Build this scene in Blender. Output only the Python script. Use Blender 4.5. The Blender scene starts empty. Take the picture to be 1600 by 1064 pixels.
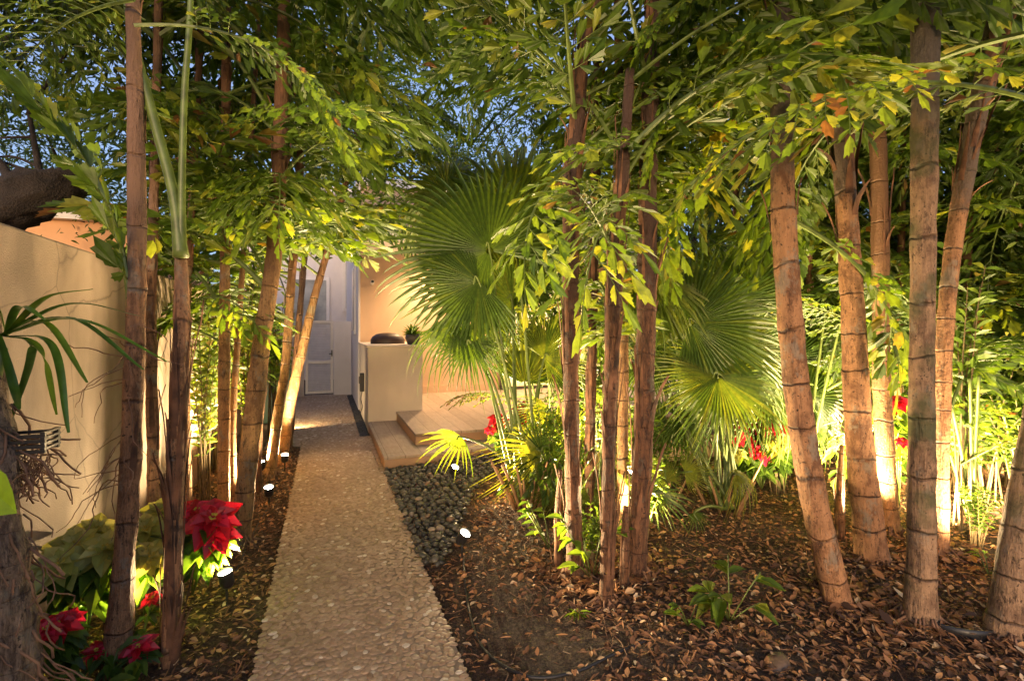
import bpy, math, random
from mathutils import Vector, Matrix, noise
R = math.radians
random.seed(7)
S = bpy.context.scene
COL = S.collection
# ------------------------------------------------------------------ camera
FPX, CX, HY, H, YAW = 760.0, 800.0, 515.0, 1.6, R(20.9)
cd = bpy.data.cameras.new("camera"); cam = bpy.data.objects.new("camera", cd); COL.objects.link(cam)
cam.location = (0, 0, H); cam.rotation_euler = (R(90), 0, -YAW)
cd.sensor_width = 36; cd.lens = 36 * FPX / 1600; cd.shift_y = -17 / 1600
cd.clip_start = 0.05; cd.clip_end = 400
S.camera = cam
# ------------------------------------------------------------------ dusk sky and low warm sun from behind the camera
SUN_EL, SUN_AZ = R(9), R(200)          # azimuth clockwise from +Y
w = bpy.data.worlds.new("World"); S.world = w; w.use_nodes = True
nt = w.node_tree
sky = nt.nodes.new('ShaderNodeTexSky'); sky.sky_type = 'NISHITA'; sky.sun_disc = False
sky.sun_elevation = R(5); sky.sun_rotation = SUN_AZ; sky.ozone_density = 3.4; sky.air_density = 1.0; sky.dust_density = 3.0
sky_tint = nt.nodes.new('ShaderNodeMix'); sky_tint.data_type = 'RGBA'; sky_tint.inputs[0].default_value = .5; sky_tint.inputs[7].default_value = (.82, .78, 1.12, 1)   # lavender tint mixed into the sky colour for a paler sky and brighter fill
nt.links.new(sky.outputs[0], sky_tint.inputs[6]); nt.links.new(sky_tint.outputs[2], nt.nodes['Background'].inputs[0])
nt.nodes['Background'].inputs[1].default_value = 0.15
sd = bpy.data.lights.new("sun", 'SUN'); sd.energy = 0.75; sd.angle = R(30); sd.color = (1.0, 0.64, 0.34)
so = bpy.data.objects.new("sun", sd); COL.objects.link(so)
sv = Vector((math.sin(SUN_AZ) * math.cos(SUN_EL), math.cos(SUN_AZ) * math.cos(SUN_EL), math.sin(SUN_EL)))
so.rotation_euler = sv.to_track_quat('Z', 'Y').to_euler(); so.location = (-3, -6, 6)
S.view_settings.view_transform = 'Standard'; S.view_settings.look = 'None'
S.view_settings.exposure = 2.1; S.view_settings.gamma = 1
S.render.engine = 'CYCLES'
S.cycles.max_bounces = 7; S.cycles.diffuse_bounces = 3; S.cycles.transmission_bounces = 5
S.cycles.transparent_max_bounces = 6; S.cycles.caustics_reflective = False; S.cycles.caustics_refractive = False
S.cycles.sample_clamp_indirect = 4.0
# ------------------------------------------------------------------ placing helpers
cy, sy = math.cos(YAW), math.sin(YAW)
def P(px, py, d):
    u = (px - CX) / FPX * d
    return Vector((u * cy + d * sy, -u * sy + d * cy, H - (py - HY) / FPX * d))
def G(px, py, z=0.0):
    return P(px, py, FPX * (H - z) / (py - HY))
def depth_at(py, z=0.0): return FPX * (H - z) / (py - HY)
def proj(v):
    u = v.x * cy - v.y * sy; d = v.x * sy + v.y * cy
    if d < 0.05: return None
    return CX + FPX * u / d, HY + FPX * (H - v.z) / d, d
def fbm(x, y, s, seed=0): return noise.noise(Vector((x * s, y * s, seed)))
PX0, PX1 = -0.317, 0.613
def gz(x, y):
    z = -0.035 + 0.022 * fbm(x, y, 1.1) + 0.012 * fbm(x, y, 4.0, 3)
    if x > PX1: z += 0.05 * min(1, (x - PX1) / 1.2)
    if x < PX0: z += 0.02 * min(1, (PX0 - x) / .4)
    return z
# ------------------------------------------------------------------ materials
MATS = {}
def new_mat(name):
    m = bpy.data.materials.new(name); m.use_nodes = True; MATS[name] = m
    return m, m.node_tree.nodes, m.node_tree.links, m.node_tree.nodes['Principled BSDF']
def ramp(N, L, src, stops, interp='LINEAR'):
    r = N.new('ShaderNodeValToRGB'); r.color_ramp.interpolation = interp
    e = r.color_ramp.elements
    while len(e) < len(stops): e.new(0.5)
    for el, (p, c) in zip(e, stops): el.position = p; el.color = (c[0], c[1], c[2], 1)
    L.new(src, r.inputs[0]); return r.outputs[0]
def mixc(N, L, fac, a, b, mode='MIX'):
    m = N.new('ShaderNodeMix'); m.data_type = 'RGBA'; m.blend_type = mode
    for i, v in ((0, fac), (6, a), (7, b)):
        if hasattr(v, 'links') or hasattr(v, 'is_linked'): L.new(v, m.inputs[i])
        elif i == 0: m.inputs[0].default_value = v
        else: m.inputs[i].default_value = (v[0], v[1], v[2], 1)
    return m.outputs[2]
def math_n(N, L, op, a, b=None, c=None):
    m = N.new('ShaderNodeMath'); m.operation = op
    for i, v in enumerate((a, b, c)):
        if v is None: continue
        if isinstance(v, (int, float)): m.inputs[i].default_value = v
        else: L.new(v, m.inputs[i])
    return m.outputs[0]
def tex(N, L, kind, scale, vec=None, **kw):
    t = N.new('ShaderNodeTex' + kind); t.inputs['Scale'].default_value = scale
    for k, v in kw.items():
        if k in t.inputs: t.inputs[k].default_value = v
        else: setattr(t, k, v)
    if vec is not None: L.new(vec, t.inputs['Vector'])
    return t
def objco(N, L, scale=(1, 1, 1)):
    c = N.new('ShaderNodeTexCoord'); mp = N.new('ShaderNodeMapping'); mp.inputs['Scale'].default_value = scale
    L.new(c.outputs['Object'], mp.inputs[0]); return mp.outputs[0]
def bump(N, L, b, h, strength=.5, dist=.02):
    n = N.new('ShaderNodeBump'); n.inputs['Strength'].default_value = strength; n.inputs['Distance'].default_value = dist
    L.new(h, n.inputs['Height']); L.new(n.outputs[0], b.inputs['Normal']); return n
def plain(name, col, rough=.6, metal=0, var=.12, scale=8, bumps=.15, bdist=.004):
    m, N, L, b = new_mat(name)
    co = objco(N, L); n = tex(N, L, 'Noise', scale, co, Detail=5)
    c = ramp(N, L, n.outputs[0], [(.3, [x * (1 - var) for x in col]), (.7, [min(1, x * (1 + var)) for x in col])])
    L.new(c, b.inputs['Base Color']); b.inputs['Roughness'].default_value = rough; b.inputs['Metallic'].default_value = metal
    n2 = tex(N, L, 'Noise', scale * 12, co, Detail=3)
    if bumps: bump(N, L, b, n2.outputs[0], bumps, bdist)
    return m
def emis(name, col, st):
    m, N, L, b = new_mat(name)
    b.inputs['Base Color'].default_value = (.8, .7, .5, 1)
    b.inputs['Emission Color'].default_value = (*col, 1); b.inputs['Emission Strength'].default_value = st
    return m
def leaf_mat(name, stops, trans, tfac=.42, rough=.42, objvar=.5, spec=.5):
    """foliage: colour from the per-leaf tint and the object's random, light passes through"""
    m, N, L, b = new_mat(name)
    a = N.new('ShaderNodeAttribute'); a.attribute_name = 'tint'
    oi = N.new('ShaderNodeObjectInfo')
    f = math_n(N, L, 'MULTIPLY_ADD', oi.outputs['Random'], objvar * .6, -objvar * .3)
    f = math_n(N, L, 'ADD', a.outputs['Fac'], f)
    c = ramp(N, L, f, stops)
    co = objco(N, L); n = tex(N, L, 'Noise', 25, co, Detail=3)
    c2 = mixc(N, L, 1.0, c, ramp(N, L, n.outputs[0], [(.3, (.72, .72, .72)), (.65, (1.1, 1.1, 1.1))]), 'MULTIPLY')
    L.new(c2, b.inputs['Base Color']); b.inputs['Roughness'].default_value = rough
    b.inputs['Specular IOR Level'].default_value = spec
    t = N.new('ShaderNodeBsdfTranslucent')
    L.new(mixc(N, L, 1.0, c2, trans, 'MULTIPLY'), t.inputs['Color'])
    mx = N.new('ShaderNodeMixShader'); mx.inputs[0].default_value = tfac
    L.new(b.outputs[0], mx.inputs[1]); L.new(t.outputs[0], mx.inputs[2])
    L.new(mx.outputs[0], N['Material Output'].inputs[0])
    return m
G_DK, G_MD, G_LT, G_YL, BRN = (.028, .06, .01), (.07, .13, .016), (.13, .20, .024), (.27, .29, .04), (.17, .08, .03)
M_frond = leaf_mat('fishtail_leaf', [(.0, G_DK), (.35, G_MD), (.65, G_LT), (.9, G_YL), (1, BRN)], (2.4, 2.1, .7), .42)
M_fan = leaf_mat('fan_leaf', [(.0, (.02, .048, .012)), (.5, (.065, .12, .018)), (1, (.19, .22, .03))], (2.5, 2.1, .7), .36, .48)
M_shrub = leaf_mat('shrub_leaf', [(.0, G_DK), (.4, G_MD), (.8, G_LT), (1, G_YL)], (2.6, 2.4, .9), .4, .38)
M_far = leaf_mat('tree_leaf', [(.0, (.012, .035, .01)), (.5, (.06, .115, .018)), (1, (.16, .21, .03))], (2.2, 2.2, 1), .35, .5)
M_strap = leaf_mat('strap_leaf', [(.0, (.02, .06, .01)), (.6, (.05, .11, .015)), (1, (.16, .2, .03))], (2, 2, .8), .25, .3)
M_red = leaf_mat('red_bract', [(.0, (.22, .003, .008)), (.6, (.5, .008, .02)), (1, (.62, .03, .08))], (1.4, .9, .9), .3, .45, .15)
M_pale = leaf_mat('pale_bract', [(.0, (.22, .24, .04)), (.5, (.38, .38, .08)), (1, (.52, .5, .16))], (1.3, 1.2, .6), .3, .5, .15)
M_pet = plain('petiole', (.10, .14, .03), .45, var=.35, scale=14)
M_stem = plain('shrub_stem', (.14, .1, .045), .7, var=.4, scale=20, bumps=.4)
def trunk_mat(name, light, dark, ring, fibre=.3, split=None, top=(.06, .035, .025), moss=0.0):
    """ringed bark: UV.y counts the nodes, object z carries long fibres; split = height where old dark sheath begins"""
    m, N, L, b = new_mat(name)
    co = objco(N, L); cs = objco(N, L, (1, 1, .12)); uvn = N.new('ShaderNodeUVMap'); uvn.uv_map = 'uv'
    sp = N.new('ShaderNodeSeparateXYZ'); L.new(uvn.outputs[0], sp.inputs[0])
    n1 = tex(N, L, 'Noise', 7, co, Detail=8, Roughness=.65); n2 = tex(N, L, 'Noise', 55, cs, Detail=5, Roughness=.7); n3 = tex(N, L, 'Noise', 60, co, Detail=3)
    c = ramp(N, L, n1.outputs[0], [(.32, dark), (.5, light), (.72, [min(1, x * 1.25) for x in light])])
    c = mixc(N, L, fibre, c, ramp(N, L, n2.outputs[0], [(.38, [x * .35 for x in dark]), (.6, [min(1, x * 1.15) for x in light])]))
    c = mixc(N, L, ramp(N, L, n3.outputs[0], [(.3, (1, 1, 1)), (.37, (0, 0, 0))]), c, [x * .25 for x in dark])
    c = mixc(N, L, ramp(N, L, tex(N, L, 'Noise', 4.5, objco(N, L, (1, 1, .5)), Detail=12, Roughness=.8).outputs[0], [(.5, (0,) * 3), (.57, (.85,) * 3)]), c, [x * .8 for x in dark])
    c = mixc(N, L, ramp(N, L, tex(N, L, 'Noise', 24, objco(N, L, (1, 1, .3)), Detail=10, Roughness=.85).outputs[0], [(.535, (0,) * 3), (.6, (.9,) * 3)]), c, [x * .3 for x in dark])
    wob = math_n(N, L, 'MULTIPLY_ADD', tex(N, L, 'Noise', 9, co, Detail=5).outputs[0], .22, -.11)
    v = math_n(N, L, 'ADD', sp.outputs[1], wob)
    fr = math_n(N, L, 'FRACT', v)
    tri = math_n(N, L, 'ABSOLUTE', math_n(N, L, 'SUBTRACT', fr, .5))       # .5 at the node
    rg = ramp(N, L, tri, [(.472 - .008 * ring, (0, 0, 0)), (.495, (1, 1, 1))])
    rgm = math_n(N, L, 'MULTIPLY', rg, math_n(N, L, 'MULTIPLY', ring, ramp(N, L, tex(N, L, 'Noise', 11, co).outputs[0], [(.38, (.05,) * 3), (.55, (1,) * 3)])))
    c = mixc(N, L, rgm, c, (.05, .024, .014))
    c = mixc(N, L, math_n(N, L, 'MULTIPLY', .6, ramp(N, L, tex(N, L, 'Noise', 5.5, objco(N, L, (1.3, 1.3, .8)), Detail=9, Roughness=.75).outputs[0], [(.54, (0,) * 3), (.6, (1,) * 3)])), c, [light[0] * .62, light[0] * .55, light[0] * .42])
    if moss:
        c = mixc(N, L, math_n(N, L, 'MULTIPLY', moss, ramp(N, L, tex(N, L, 'Noise', 3.2, co, Detail=6).outputs[0], [(.5, (0,) * 3), (.6, (1,) * 3)])), c, (.06, .075, .025))
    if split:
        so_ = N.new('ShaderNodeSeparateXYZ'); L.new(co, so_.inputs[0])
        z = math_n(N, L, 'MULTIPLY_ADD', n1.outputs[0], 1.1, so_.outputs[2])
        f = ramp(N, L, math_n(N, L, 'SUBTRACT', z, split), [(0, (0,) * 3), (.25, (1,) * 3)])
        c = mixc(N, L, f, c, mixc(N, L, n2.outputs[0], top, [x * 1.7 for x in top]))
    L.new(c, b.inputs['Base Color']); b.inputs['Roughness'].default_value = .75
    h = math_n(N, L, 'ADD', math_n(N, L, 'MULTIPLY', n2.outputs[0], .6 + fibre), math_n(N, L, 'MULTIPLY', n3.outputs[0], .4))
    h = math_n(N, L, 'SUBTRACT', h, math_n(N, L, 'MULTIPLY', rg, ring * .8))
    bump(N, L, b, h, 1, .02)
    return m
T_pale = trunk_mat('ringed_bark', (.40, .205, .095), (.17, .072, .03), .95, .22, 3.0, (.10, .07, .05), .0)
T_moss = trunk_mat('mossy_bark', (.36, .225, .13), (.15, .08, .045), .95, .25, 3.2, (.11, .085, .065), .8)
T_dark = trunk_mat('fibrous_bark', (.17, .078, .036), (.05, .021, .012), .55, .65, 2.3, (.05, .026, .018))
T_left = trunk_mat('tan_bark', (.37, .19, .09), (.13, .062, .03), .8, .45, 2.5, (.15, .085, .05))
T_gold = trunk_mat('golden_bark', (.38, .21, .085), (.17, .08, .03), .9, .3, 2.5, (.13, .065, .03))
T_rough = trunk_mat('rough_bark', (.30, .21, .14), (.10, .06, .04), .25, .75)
M_sheath = plain('dry_sheath', (.13, .06, .03), .85, var=.85, scale=9, bumps=.6, bdist=.006)
M_root = plain('root', (.22, .12, .07), .8, var=.4, scale=20)

# ------------------------------------------------------------------ mesh builder
class MB:
    def __init__(s): s.v = []; s.f = []; s.t = []; s.m = []; s.uv = None
    def add(s, vs, fs, tint=.5, mat=0):
        o = len(s.v); s.v.extend(vs); s.t.extend([tint] * len(vs) if not isinstance(tint, list) else tint)
        s.f.extend([tuple(i + o for i in f) for f in fs]); s.m.extend([mat] * len(fs)); return s
    def box(s, x0, x1, y0, y1, z0, z1, mat=0):
        vs = [(x, y, z) for x in (x0, x1) for y in (y0, y1) for z in (z0, z1)]
        return s.add(vs, [(0, 1, 3, 2), (4, 6, 7, 5), (0, 4, 5, 1), (2, 3, 7, 6), (0, 2, 6, 4), (1, 5, 7, 3)], .5, mat)
    def tube(s, pts, rad, seg=8, tint=.5, mat=0, cap=True, nodes=None, flat=1.0, rough=0.0):
        pts = [Vector(p) for p in pts]; n = len(pts); vs = []; uvs = []
        t0 = (pts[1] - pts[0]).normalized()
        a = t0.orthogonal().normalized()
        for i, p in enumerate(pts):
            t = (pts[min(i + 1, n - 1)] - pts[max(i - 1, 0)]).normalized()
            a = (a - t * a.dot(t)).normalized(); b = t.cross(a)
            r = rad[i] if isinstance(rad, (list, tuple)) else rad
            for k in range(seg):
                q = 2 * math.pi * k / seg
                v_ = p + a * (r * math.cos(q)) + b * (r * flat * math.sin(q))
                if rough:
                    g_ = noise.noise(Vector((v_.x * 28, v_.y * 28, v_.z * 7))) + .6 * noise.noise(Vector((v_.x * 70, v_.y * 70, v_.z * 22)))
                    v_ = p + (v_ - p) * (1 + rough * g_)
                vs.append(v_)
                uvs.append((k / seg, nodes[i] if nodes else i))
        fs = []
        for i in range(n - 1):
            for k in range(seg):
                k2 = (k + 1) % seg
                fs.append((i * seg + k, i * seg + k2, (i + 1) * seg + k2, (i + 1) * seg + k))
        if cap: fs.append(tuple(range(seg))[::-1]); fs.append(tuple((n - 1) * seg + k for k in range(seg)))
        if nodes:
            if s.uv is None: s.uv = {}
            o = len(s.v)
            for i, u in enumerate(uvs): s.uv[o + i] = u
        return s.add(vs, fs, tint, mat)
    def lathe(s, prof, seg=20, mat=0, at=(0, 0, 0), M=None, tint=.5):
        vs = []; n = len(prof)
        for r, z in prof:
            for k in range(seg):
                q = 2 * math.pi * k / seg; p = Vector((r * math.cos(q), r * math.sin(q), z))
                if M: p = M @ p
                vs.append(p + Vector(at))
        fs = [(i * seg + k, i * seg + (k + 1) % seg, (i + 1) * seg + (k + 1) % seg, (i + 1) * seg + k) for i in range(n - 1) for k in range(seg)]
        return s.add(vs, fs, tint, mat)
    def mesh(s, name, mats, smooth=False):
        me = bpy.data.meshes.new(name); me.from_pydata([tuple(v) for v in s.v], [], s.f)
        at = me.attributes.new('tint', 'FLOAT', 'POINT'); at.data.foreach_set('value', s.t)
        for m in (mats if isinstance(mats, (list, tuple)) else [mats]): me.materials.append(m)
        me.polygons.foreach_set('material_index', s.m)
        if s.uv is not None:
            uv = me.uv_layers.new(name='uv'); li = [0] * len(me.loops); me.loops.foreach_get('vertex_index', li)
            flat = []
            for i in li: flat.extend(s.uv.get(i, (0, .5)))
            uv.data.foreach_set('uv', flat)
        if smooth: me.polygons.foreach_set('use_smooth', [True] * len(me.polygons))
        me.update(); return me
    def build(s, name, mats, parent=None, smooth=False, loc=None):
        o = bpy.data.objects.new(name, s.mesh(name, mats, smooth)); COL.objects.link(o)
        if parent: o.parent = parent
        if loc is not None: o.location = loc
        return o
def tag(o, label=None, cat=None, group=None, kind=None):
    if label: o['label'] = label
    if cat: o['category'] = cat
    if group: o['group'] = group
    if kind: o['kind'] = kind
    return o
def thing(name, label, cat, loc=(0, 0, 0), group=None):
    o = bpy.data.objects.new(name, None); COL.objects.link(o); o.location = loc; o.empty_display_size = .1
    return tag(o, label, cat, group)
def place(name, me, parent, M):
    o = bpy.data.objects.new(name, me); COL.objects.link(o)
    o.parent = parent
    off = Matrix.Translation(-Vector(parent.location)) if parent else Matrix()
    o.matrix_local = off @ M; return o
def local(pts, o): return [Vector(p) - Vector(o.location) for p in pts]
def bevel(o, wd=.008, seg=2):
    m = o.modifiers.new('bevel', 'BEVEL'); m.width = wd; m.segments = seg; m.limit_method = 'ANGLE'; return o
def smooth_path(pts, n):
    """Catmull-Rom through pts, n samples per span"""
    p = [Vector(q) for q in pts]; p = [p[0] * 2 - p[1]] + p + [p[-1] * 2 - p[-2]]; out = []
    for i in range(1, len(p) - 2):
        for k in range(n):
            t = k / n; a, b, c, d = p[i - 1:i + 3]
            out.append(.5 * ((2 * b) + (c - a) * t + (2 * a - 5 * b + 4 * c - d) * t * t + (-a + 3 * b - 3 * c + d) * t ** 3))
    out.append(p[-2]); return out
def lerp_list(v, n):
    out = []
    for i in range(len(v) - 1):
        for k in range(n): out.append(v[i] + (v[i + 1] - v[i]) * k / n)
    out.append(v[-1]); return out

# ================================================================== SETTING
# ground: one sheet, fine near the camera, reaching far
xs = [-60, -30, -12, -6, -3, -2] + [-1.6 + .09 * i for i in range(90)] + [7, 8.5, 12, 20, 35, 60]
ys = [-30, -10, -3, 0] + [.6 + .09 * i for i in range(100)] + [10.5, 13, 18, 30, 60, 90]
g = MB()
g.add([(x, y, gz(x, y)) for y in ys for x in xs], [(j * len(xs) + i, j * len(xs) + i + 1, (j + 1) * len(xs) + i + 1, (j + 1) * len(xs) + i) for j in range(len(ys) - 1) for i in range(len(xs) - 1)])
m, N, L, b = new_mat('soil')
co = objco(N, L); n1 = tex(N, L, 'Noise', 2.2, co, Detail=6); n2 = tex(N, L, 'Noise', 45, co, Detail=6, Roughness=.7); n3 = tex(N, L, 'Voronoi', 70, co)
c = ramp(N, L, n2.outputs[0], [(.3, (.018, .01, .007)), (.5, (.075, .04, .022)), (.72, (.18, .10, .055))])
c = mixc(N, L, ramp(N, L, n1.outputs[0], [(.42, (0,) * 3), (.62, (.7,) * 3)]), c, ramp(N, L, n2.outputs[0], [(.35, (.07, .05, .03)), (.6, (.22, .16, .10))]))
L.new(c, b.inputs['Base Color']); b.inputs['Roughness'].default_value = .95
bump(N, L, b, math_n(N, L, 'ADD', n2.outputs[0], math_n(N, L, 'MULTIPLY', n3.outputs[0], .5)), 1, .03)
tag(g.build('ground', m, None, True), kind='structure')

# pebble path: slab with thousands of pebbles set in it, one mesh
m_grout, N, L, b = new_mat('path_grout')
co = objco(N, L); n = tex(N, L, 'Noise', 40, co, Detail=5)
L.new(ramp(N, L, n.outputs[0], [(.3, (.27, .19, .12)), (.7, (.4, .29, .19))]), b.inputs['Base Color']); b.inputs['Roughness'].default_value = .9
bump(N, L, b, n.outputs[0], .6, .01)
m_peb, N, L, b = new_mat('path_pebble')
a = N.new('ShaderNodeAttribute'); a.attribute_name = 'tint'; co = objco(N, L); n = tex(N, L, 'Noise', 60, co, Detail=4)
big = tex(N, L, 'Noise', 1.6, co, Detail=2)
c = ramp(N, L, a.outputs['Fac'], [(0, (.3, .2, .125)), (.35, (.42, .29, .185)), (.7, (.5, .36, .235)), (.93, (.58, .45, .31)), (1, (.75, .66, .52))])
c = mixc(N, L, 1, c, ramp(N, L, n.outputs[0], [(.3, (.78,) * 3), (.7, (1.08,) * 3)]), 'MULTIPLY')
c = mixc(N, L, 1, c, ramp(N, L, big.outputs[0], [(.35, (.85, .82, .8)), (.65, (1.05,) * 3)]), 'MULTIPLY')
L.new(c, b.inputs['Base Color']); b.inputs['Roughness'].default_value = .5; bump(N, L, b, n.outputs[0], .2, .003)
path = MB()
path.box(PX0, PX1, -1.5, 7.62, -.09, .0); path.box(PX0, .47, 7.62, 12.9, -.09, .0); path.box(-.78, PX0, 7.3, 12.9, -.09, -.001)
PEB = [[(math.cos(2 * math.pi * k / 9) * r, math.sin(2 * math.pi * k / 9) * r, z) for k in range(9)] for r, z in ((1, -.3), (.9, .45), (.52, .88))]
def pebble(mb, x, y, z, rx, ry, rz, rot, tint, tilt=0, mat=1, full=False):
    c_, s_ = math.cos(rot), math.sin(rot); vs = []
    rings = PEB if not full else [[(px_, py_, -.6) for px_, py_, _ in [(a_ * .7, b_ * .7, 0) for a_, b_, _ in PEB[0]]]] + [[(a_ * 1.0, b_ * 1.0, 0) for a_, b_, _ in PEB[0]]] + [[(a_ * .85, b_ * .85, .5) for a_, b_, _ in PEB[0]]] + [[(a_ * .5, b_ * .5, .86) for a_, b_, _ in PEB[0]]]
    for rg in rings:
        for px_, py_, pz_ in rg:
            X = px_ * rx; Y = py_ * ry; vs.append((x + X * c_ - Y * s_, y + X * s_ + Y * c_, z + pz_ * rz + tilt * X))
    vs.append((x, y, z + rz)); nr = len(rings); fs = []
    for r_ in range(nr - 1):
        for k in range(9): fs.append((r_ * 9 + k, r_ * 9 + (k + 1) % 9, (r_ + 1) * 9 + (k + 1) % 9, (r_ + 1) * 9 + k))
    for k in range(9): fs.append(((nr - 1) * 9 + k, (nr - 1) * 9 + (k + 1) % 9, nr * 9))
    mb.add(vs, fs, tint, mat)
def pebble_area(x0, x1, y0, y1, sp):
    row = 0; y = y0
    while y < y1:
        x = x0 + (sp * .5 if row % 2 else 0.1 * sp)
        while x < x1:
            jx, jy = random.gauss(0, sp * .2), random.gauss(0, sp * .2)
            s_ = random.uniform(.4, .7) * sp * (1.0 if random.random() > .06 else 1.25)
            t_ = min(.97, max(0, random.gauss(.5, .2))) if random.random() > .025 else 1.0
            xx = min(x1 - .01, max(x0 + .01, x + jx))
            pebble(path, xx, y + jy, 0, s_ * random.uniform(.95, 1.2), s_ * random.uniform(.7, .9), random.uniform(.002, .0045), random.uniform(0, 6.28), t_, random.uniform(-.06, .06))
            x += sp
        y += sp * .83; row += 1
pebble_area(PX0 - .005, PX1 + .005, 1.5, 7.6, .036)
pebble_area(PX0, .46, 7.63, 12.8, .05); pebble_area(-.77, PX0, 7.31, 12.8, .05)
tag(path.build('path', [m_grout, m_peb], None, True), kind='structure')

# river pebbles beside the step, and dark gravel strip along the house
m_rock, N, L, b = new_mat('river_rock')
a = N.new('ShaderNodeAttribute'); a.attribute_name = 'tint'; co = objco(N, L); n = tex(N, L, 'Noise', 50, co, Detail=5)
c = ramp(N, L, a.outputs['Fac'], [(0, (.02, .02, .018)), (.4, (.06, .058, .045)), (.75, (.11, .10, .075)), (.95, (.2, .12, .07)), (1, (.3, .24, .17))])
L.new(mixc(N, L, 1, c, ramp(N, L, n.outputs[0], [(.3, (.7,) * 3), (.7, (1.15,) * 3)]), 'MULTIPLY'), b.inputs['Base Color']); b.inputs['Roughness'].default_value = .5
bump(N, L, b, n.outputs[0], .2, .003)
rk = MB()
A_, B_, C_, D_ = G(603, 735), G(745, 728), G(700, 775), G(652, 842)
def inpoly(x, y, poly):
    ins = False; j = len(poly) - 1
    for i in range(len(poly)):
        xi, yi = poly[i]; xj, yj = poly[j]
        if (yi > y) != (yj > y) and x < (xj - xi) * (y - yi) / (yj - yi) + xi: ins = not ins
        j = i
    return ins
rock_poly = [(PX1 + .01, 5.76), (1.95, 5.76), (1.75, 5.1), (1.3, 4.5), (1.05, 3.9), (.8, 3.35), (PX1 + .01, 3.25)]
for lay, sp in ((0, .062), (1, .07), (2, .16)):
    y = 3.2
    while y < 5.76:
        x = PX1 + .02
        while x < 2.0:
            xx, yy = x + random.gauss(0, .012), y + random.gauss(0, .012)
            if inpoly(xx, yy, rock_poly):
                r_ = random.uniform(.024, .036)
                pebble(rk, xx, yy, gz(xx, yy) + .012 + lay * .026, r_ * random.uniform(1, 1.3), r_ * random.uniform(.75, 1), r_ * random.uniform(.5, .8), random.uniform(0, 6.28), min(1, max(0, random.gauss(.45, .25))), random.uniform(-.3, .3), 0, True)
            x += sp
        y += sp * .9
tag(rk.build('river_pebbles', m_rock, None, True), 'smooth grey green river pebbles heaped between path and lower step', 'pebbles', kind='stuff')
rk = MB()
for i in range(1500):
    xx, yy = random.uniform(.485, .61), random.uniform(7.64, 12.6)
    pebble(rk, xx, yy, -.01, random.uniform(.014, .022), random.uniform(.011, .018), .012, random.uniform(0, 6), random.uniform(0, .3), random.uniform(-.3, .3), 0, True)
rk.box(.472, .618, 7.63, 12.8, -.08, -.012)
tag(rk.build('dark_gravel', m_rock, None, True), 'narrow strip of black gravel at the foot of the house wall', 'gravel', kind='stuff')

# ------------------------------------------------------------------ stucco, house, deck, walls
def stucco(name, col, blot=.2, streak=.15, bd=.006, drips=None):
    m, N, L, b = new_mat(name); co = objco(N, L); cs = objco(N, L, (1.6, 1.6, .8))
    n = tex(N, L, 'Noise', 1.7, co, Detail=8, Roughness=.6); n2 = tex(N, L, 'Noise', 2.5, cs, Detail=6); n3 = tex(N, L, 'Noise', 130, co, Detail=4)
    c = ramp(N, L, n.outputs[0], [(.3, [x * (1 - blot) for x in col]), (.65, col)])
    c = mixc(N, L, streak, c, ramp(N, L, n2.outputs[0], [(.38, [x * .4 for x in col]), (.56, col)]))
    if drips:
        s_ = N.new('ShaderNodeSeparateXYZ'); L.new(co, s_.inputs[0])
        f = ramp(N, L, math_n(N, L, 'MULTIPLY_ADD', n2.outputs[0], -.9, s_.outputs[2]), [(drips[0], (.75,) * 3), (drips[1], (0,) * 3)])
        c = mixc(N, L, f, c, [x * .42 for x in col])
    if drips is None and name == 'garden_stucco':
        vr = tex(N, L, 'Voronoi', 1.3, mixc(N, L, .12, co, tex(N, L, 'Noise', 3, co, Detail=4).outputs['Color']), feature='DISTANCE_TO_EDGE')
        c = mixc(N, L, ramp(N, L, vr.outputs['Distance'], [(.0, (.7,) * 3), (.006, (0,) * 3)]), c, [x * .35 for x in col])
        s_ = N.new('ShaderNodeSeparateXYZ'); L.new(co, s_.inputs[0])
        c = mixc(N, L, ramp(N, L, math_n(N, L, 'MULTIPLY_ADD', n.outputs[0], -.6, s_.outputs[2]), [(-.1, (.8,) * 3), (.12, (0,) * 3)]), c, (.12, .07, .04))
        c = mixc(N, L, ramp(N, L, math_n(N, L, 'MULTIPLY_ADD', n2.outputs[0], .5, s_.outputs[2]), [(2.16, (0,) * 3), (2.3, (.5,) * 3)]) if False else 0.0, c, col)
    L.new(c, b.inputs['Base Color']); b.inputs['Roughness'].default_value = .85
    bump(N, L, b, math_n(N, L, 'ADD', n3.outputs[0], n.outputs[0]), .45, bd); return m
M_gwall = stucco('garden_stucco', (.43, .325, .25), .4, .4, .008)
M_house = stucco('house_stucco', (.64, .44, .30), .1, .08)
M_white = stucco('white_stucco', (.74, .70, .70), .08, .08)
M_low = stucco('low_wall_stucco', (.62, .54, .46), .1, .1, .004)
M_trim = plain('white_trim', (.75, .73, .73), .5, var=.05)
M_neigh = stucco('neighbour_stucco', (.75, .42, .22), .1, .05)
M_black = plain('black_plastic', (.02, .02, .022), .45, var=.2)
M_metal = plain('grey_metal', (.6, .57, .57), .45, .1, var=.08)
M_dkmetal = plain('dark_metal', (.1, .09, .085), .5, .5)
m_glass, N, L, b = new_mat('window_glass')
b.inputs['Base Color'].default_value = (.05, .06, .07, 1); b.inputs['Roughness'].default_value = .06; b.inputs['Specular IOR Level'].default_value = .8
M_pale_glass = plain('frosted_glass', (.34, .36, .36), .15, var=.3, scale=3, bumps=0)
M_lit = emis('lit_room', (1, .66, .26), .9)

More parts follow.
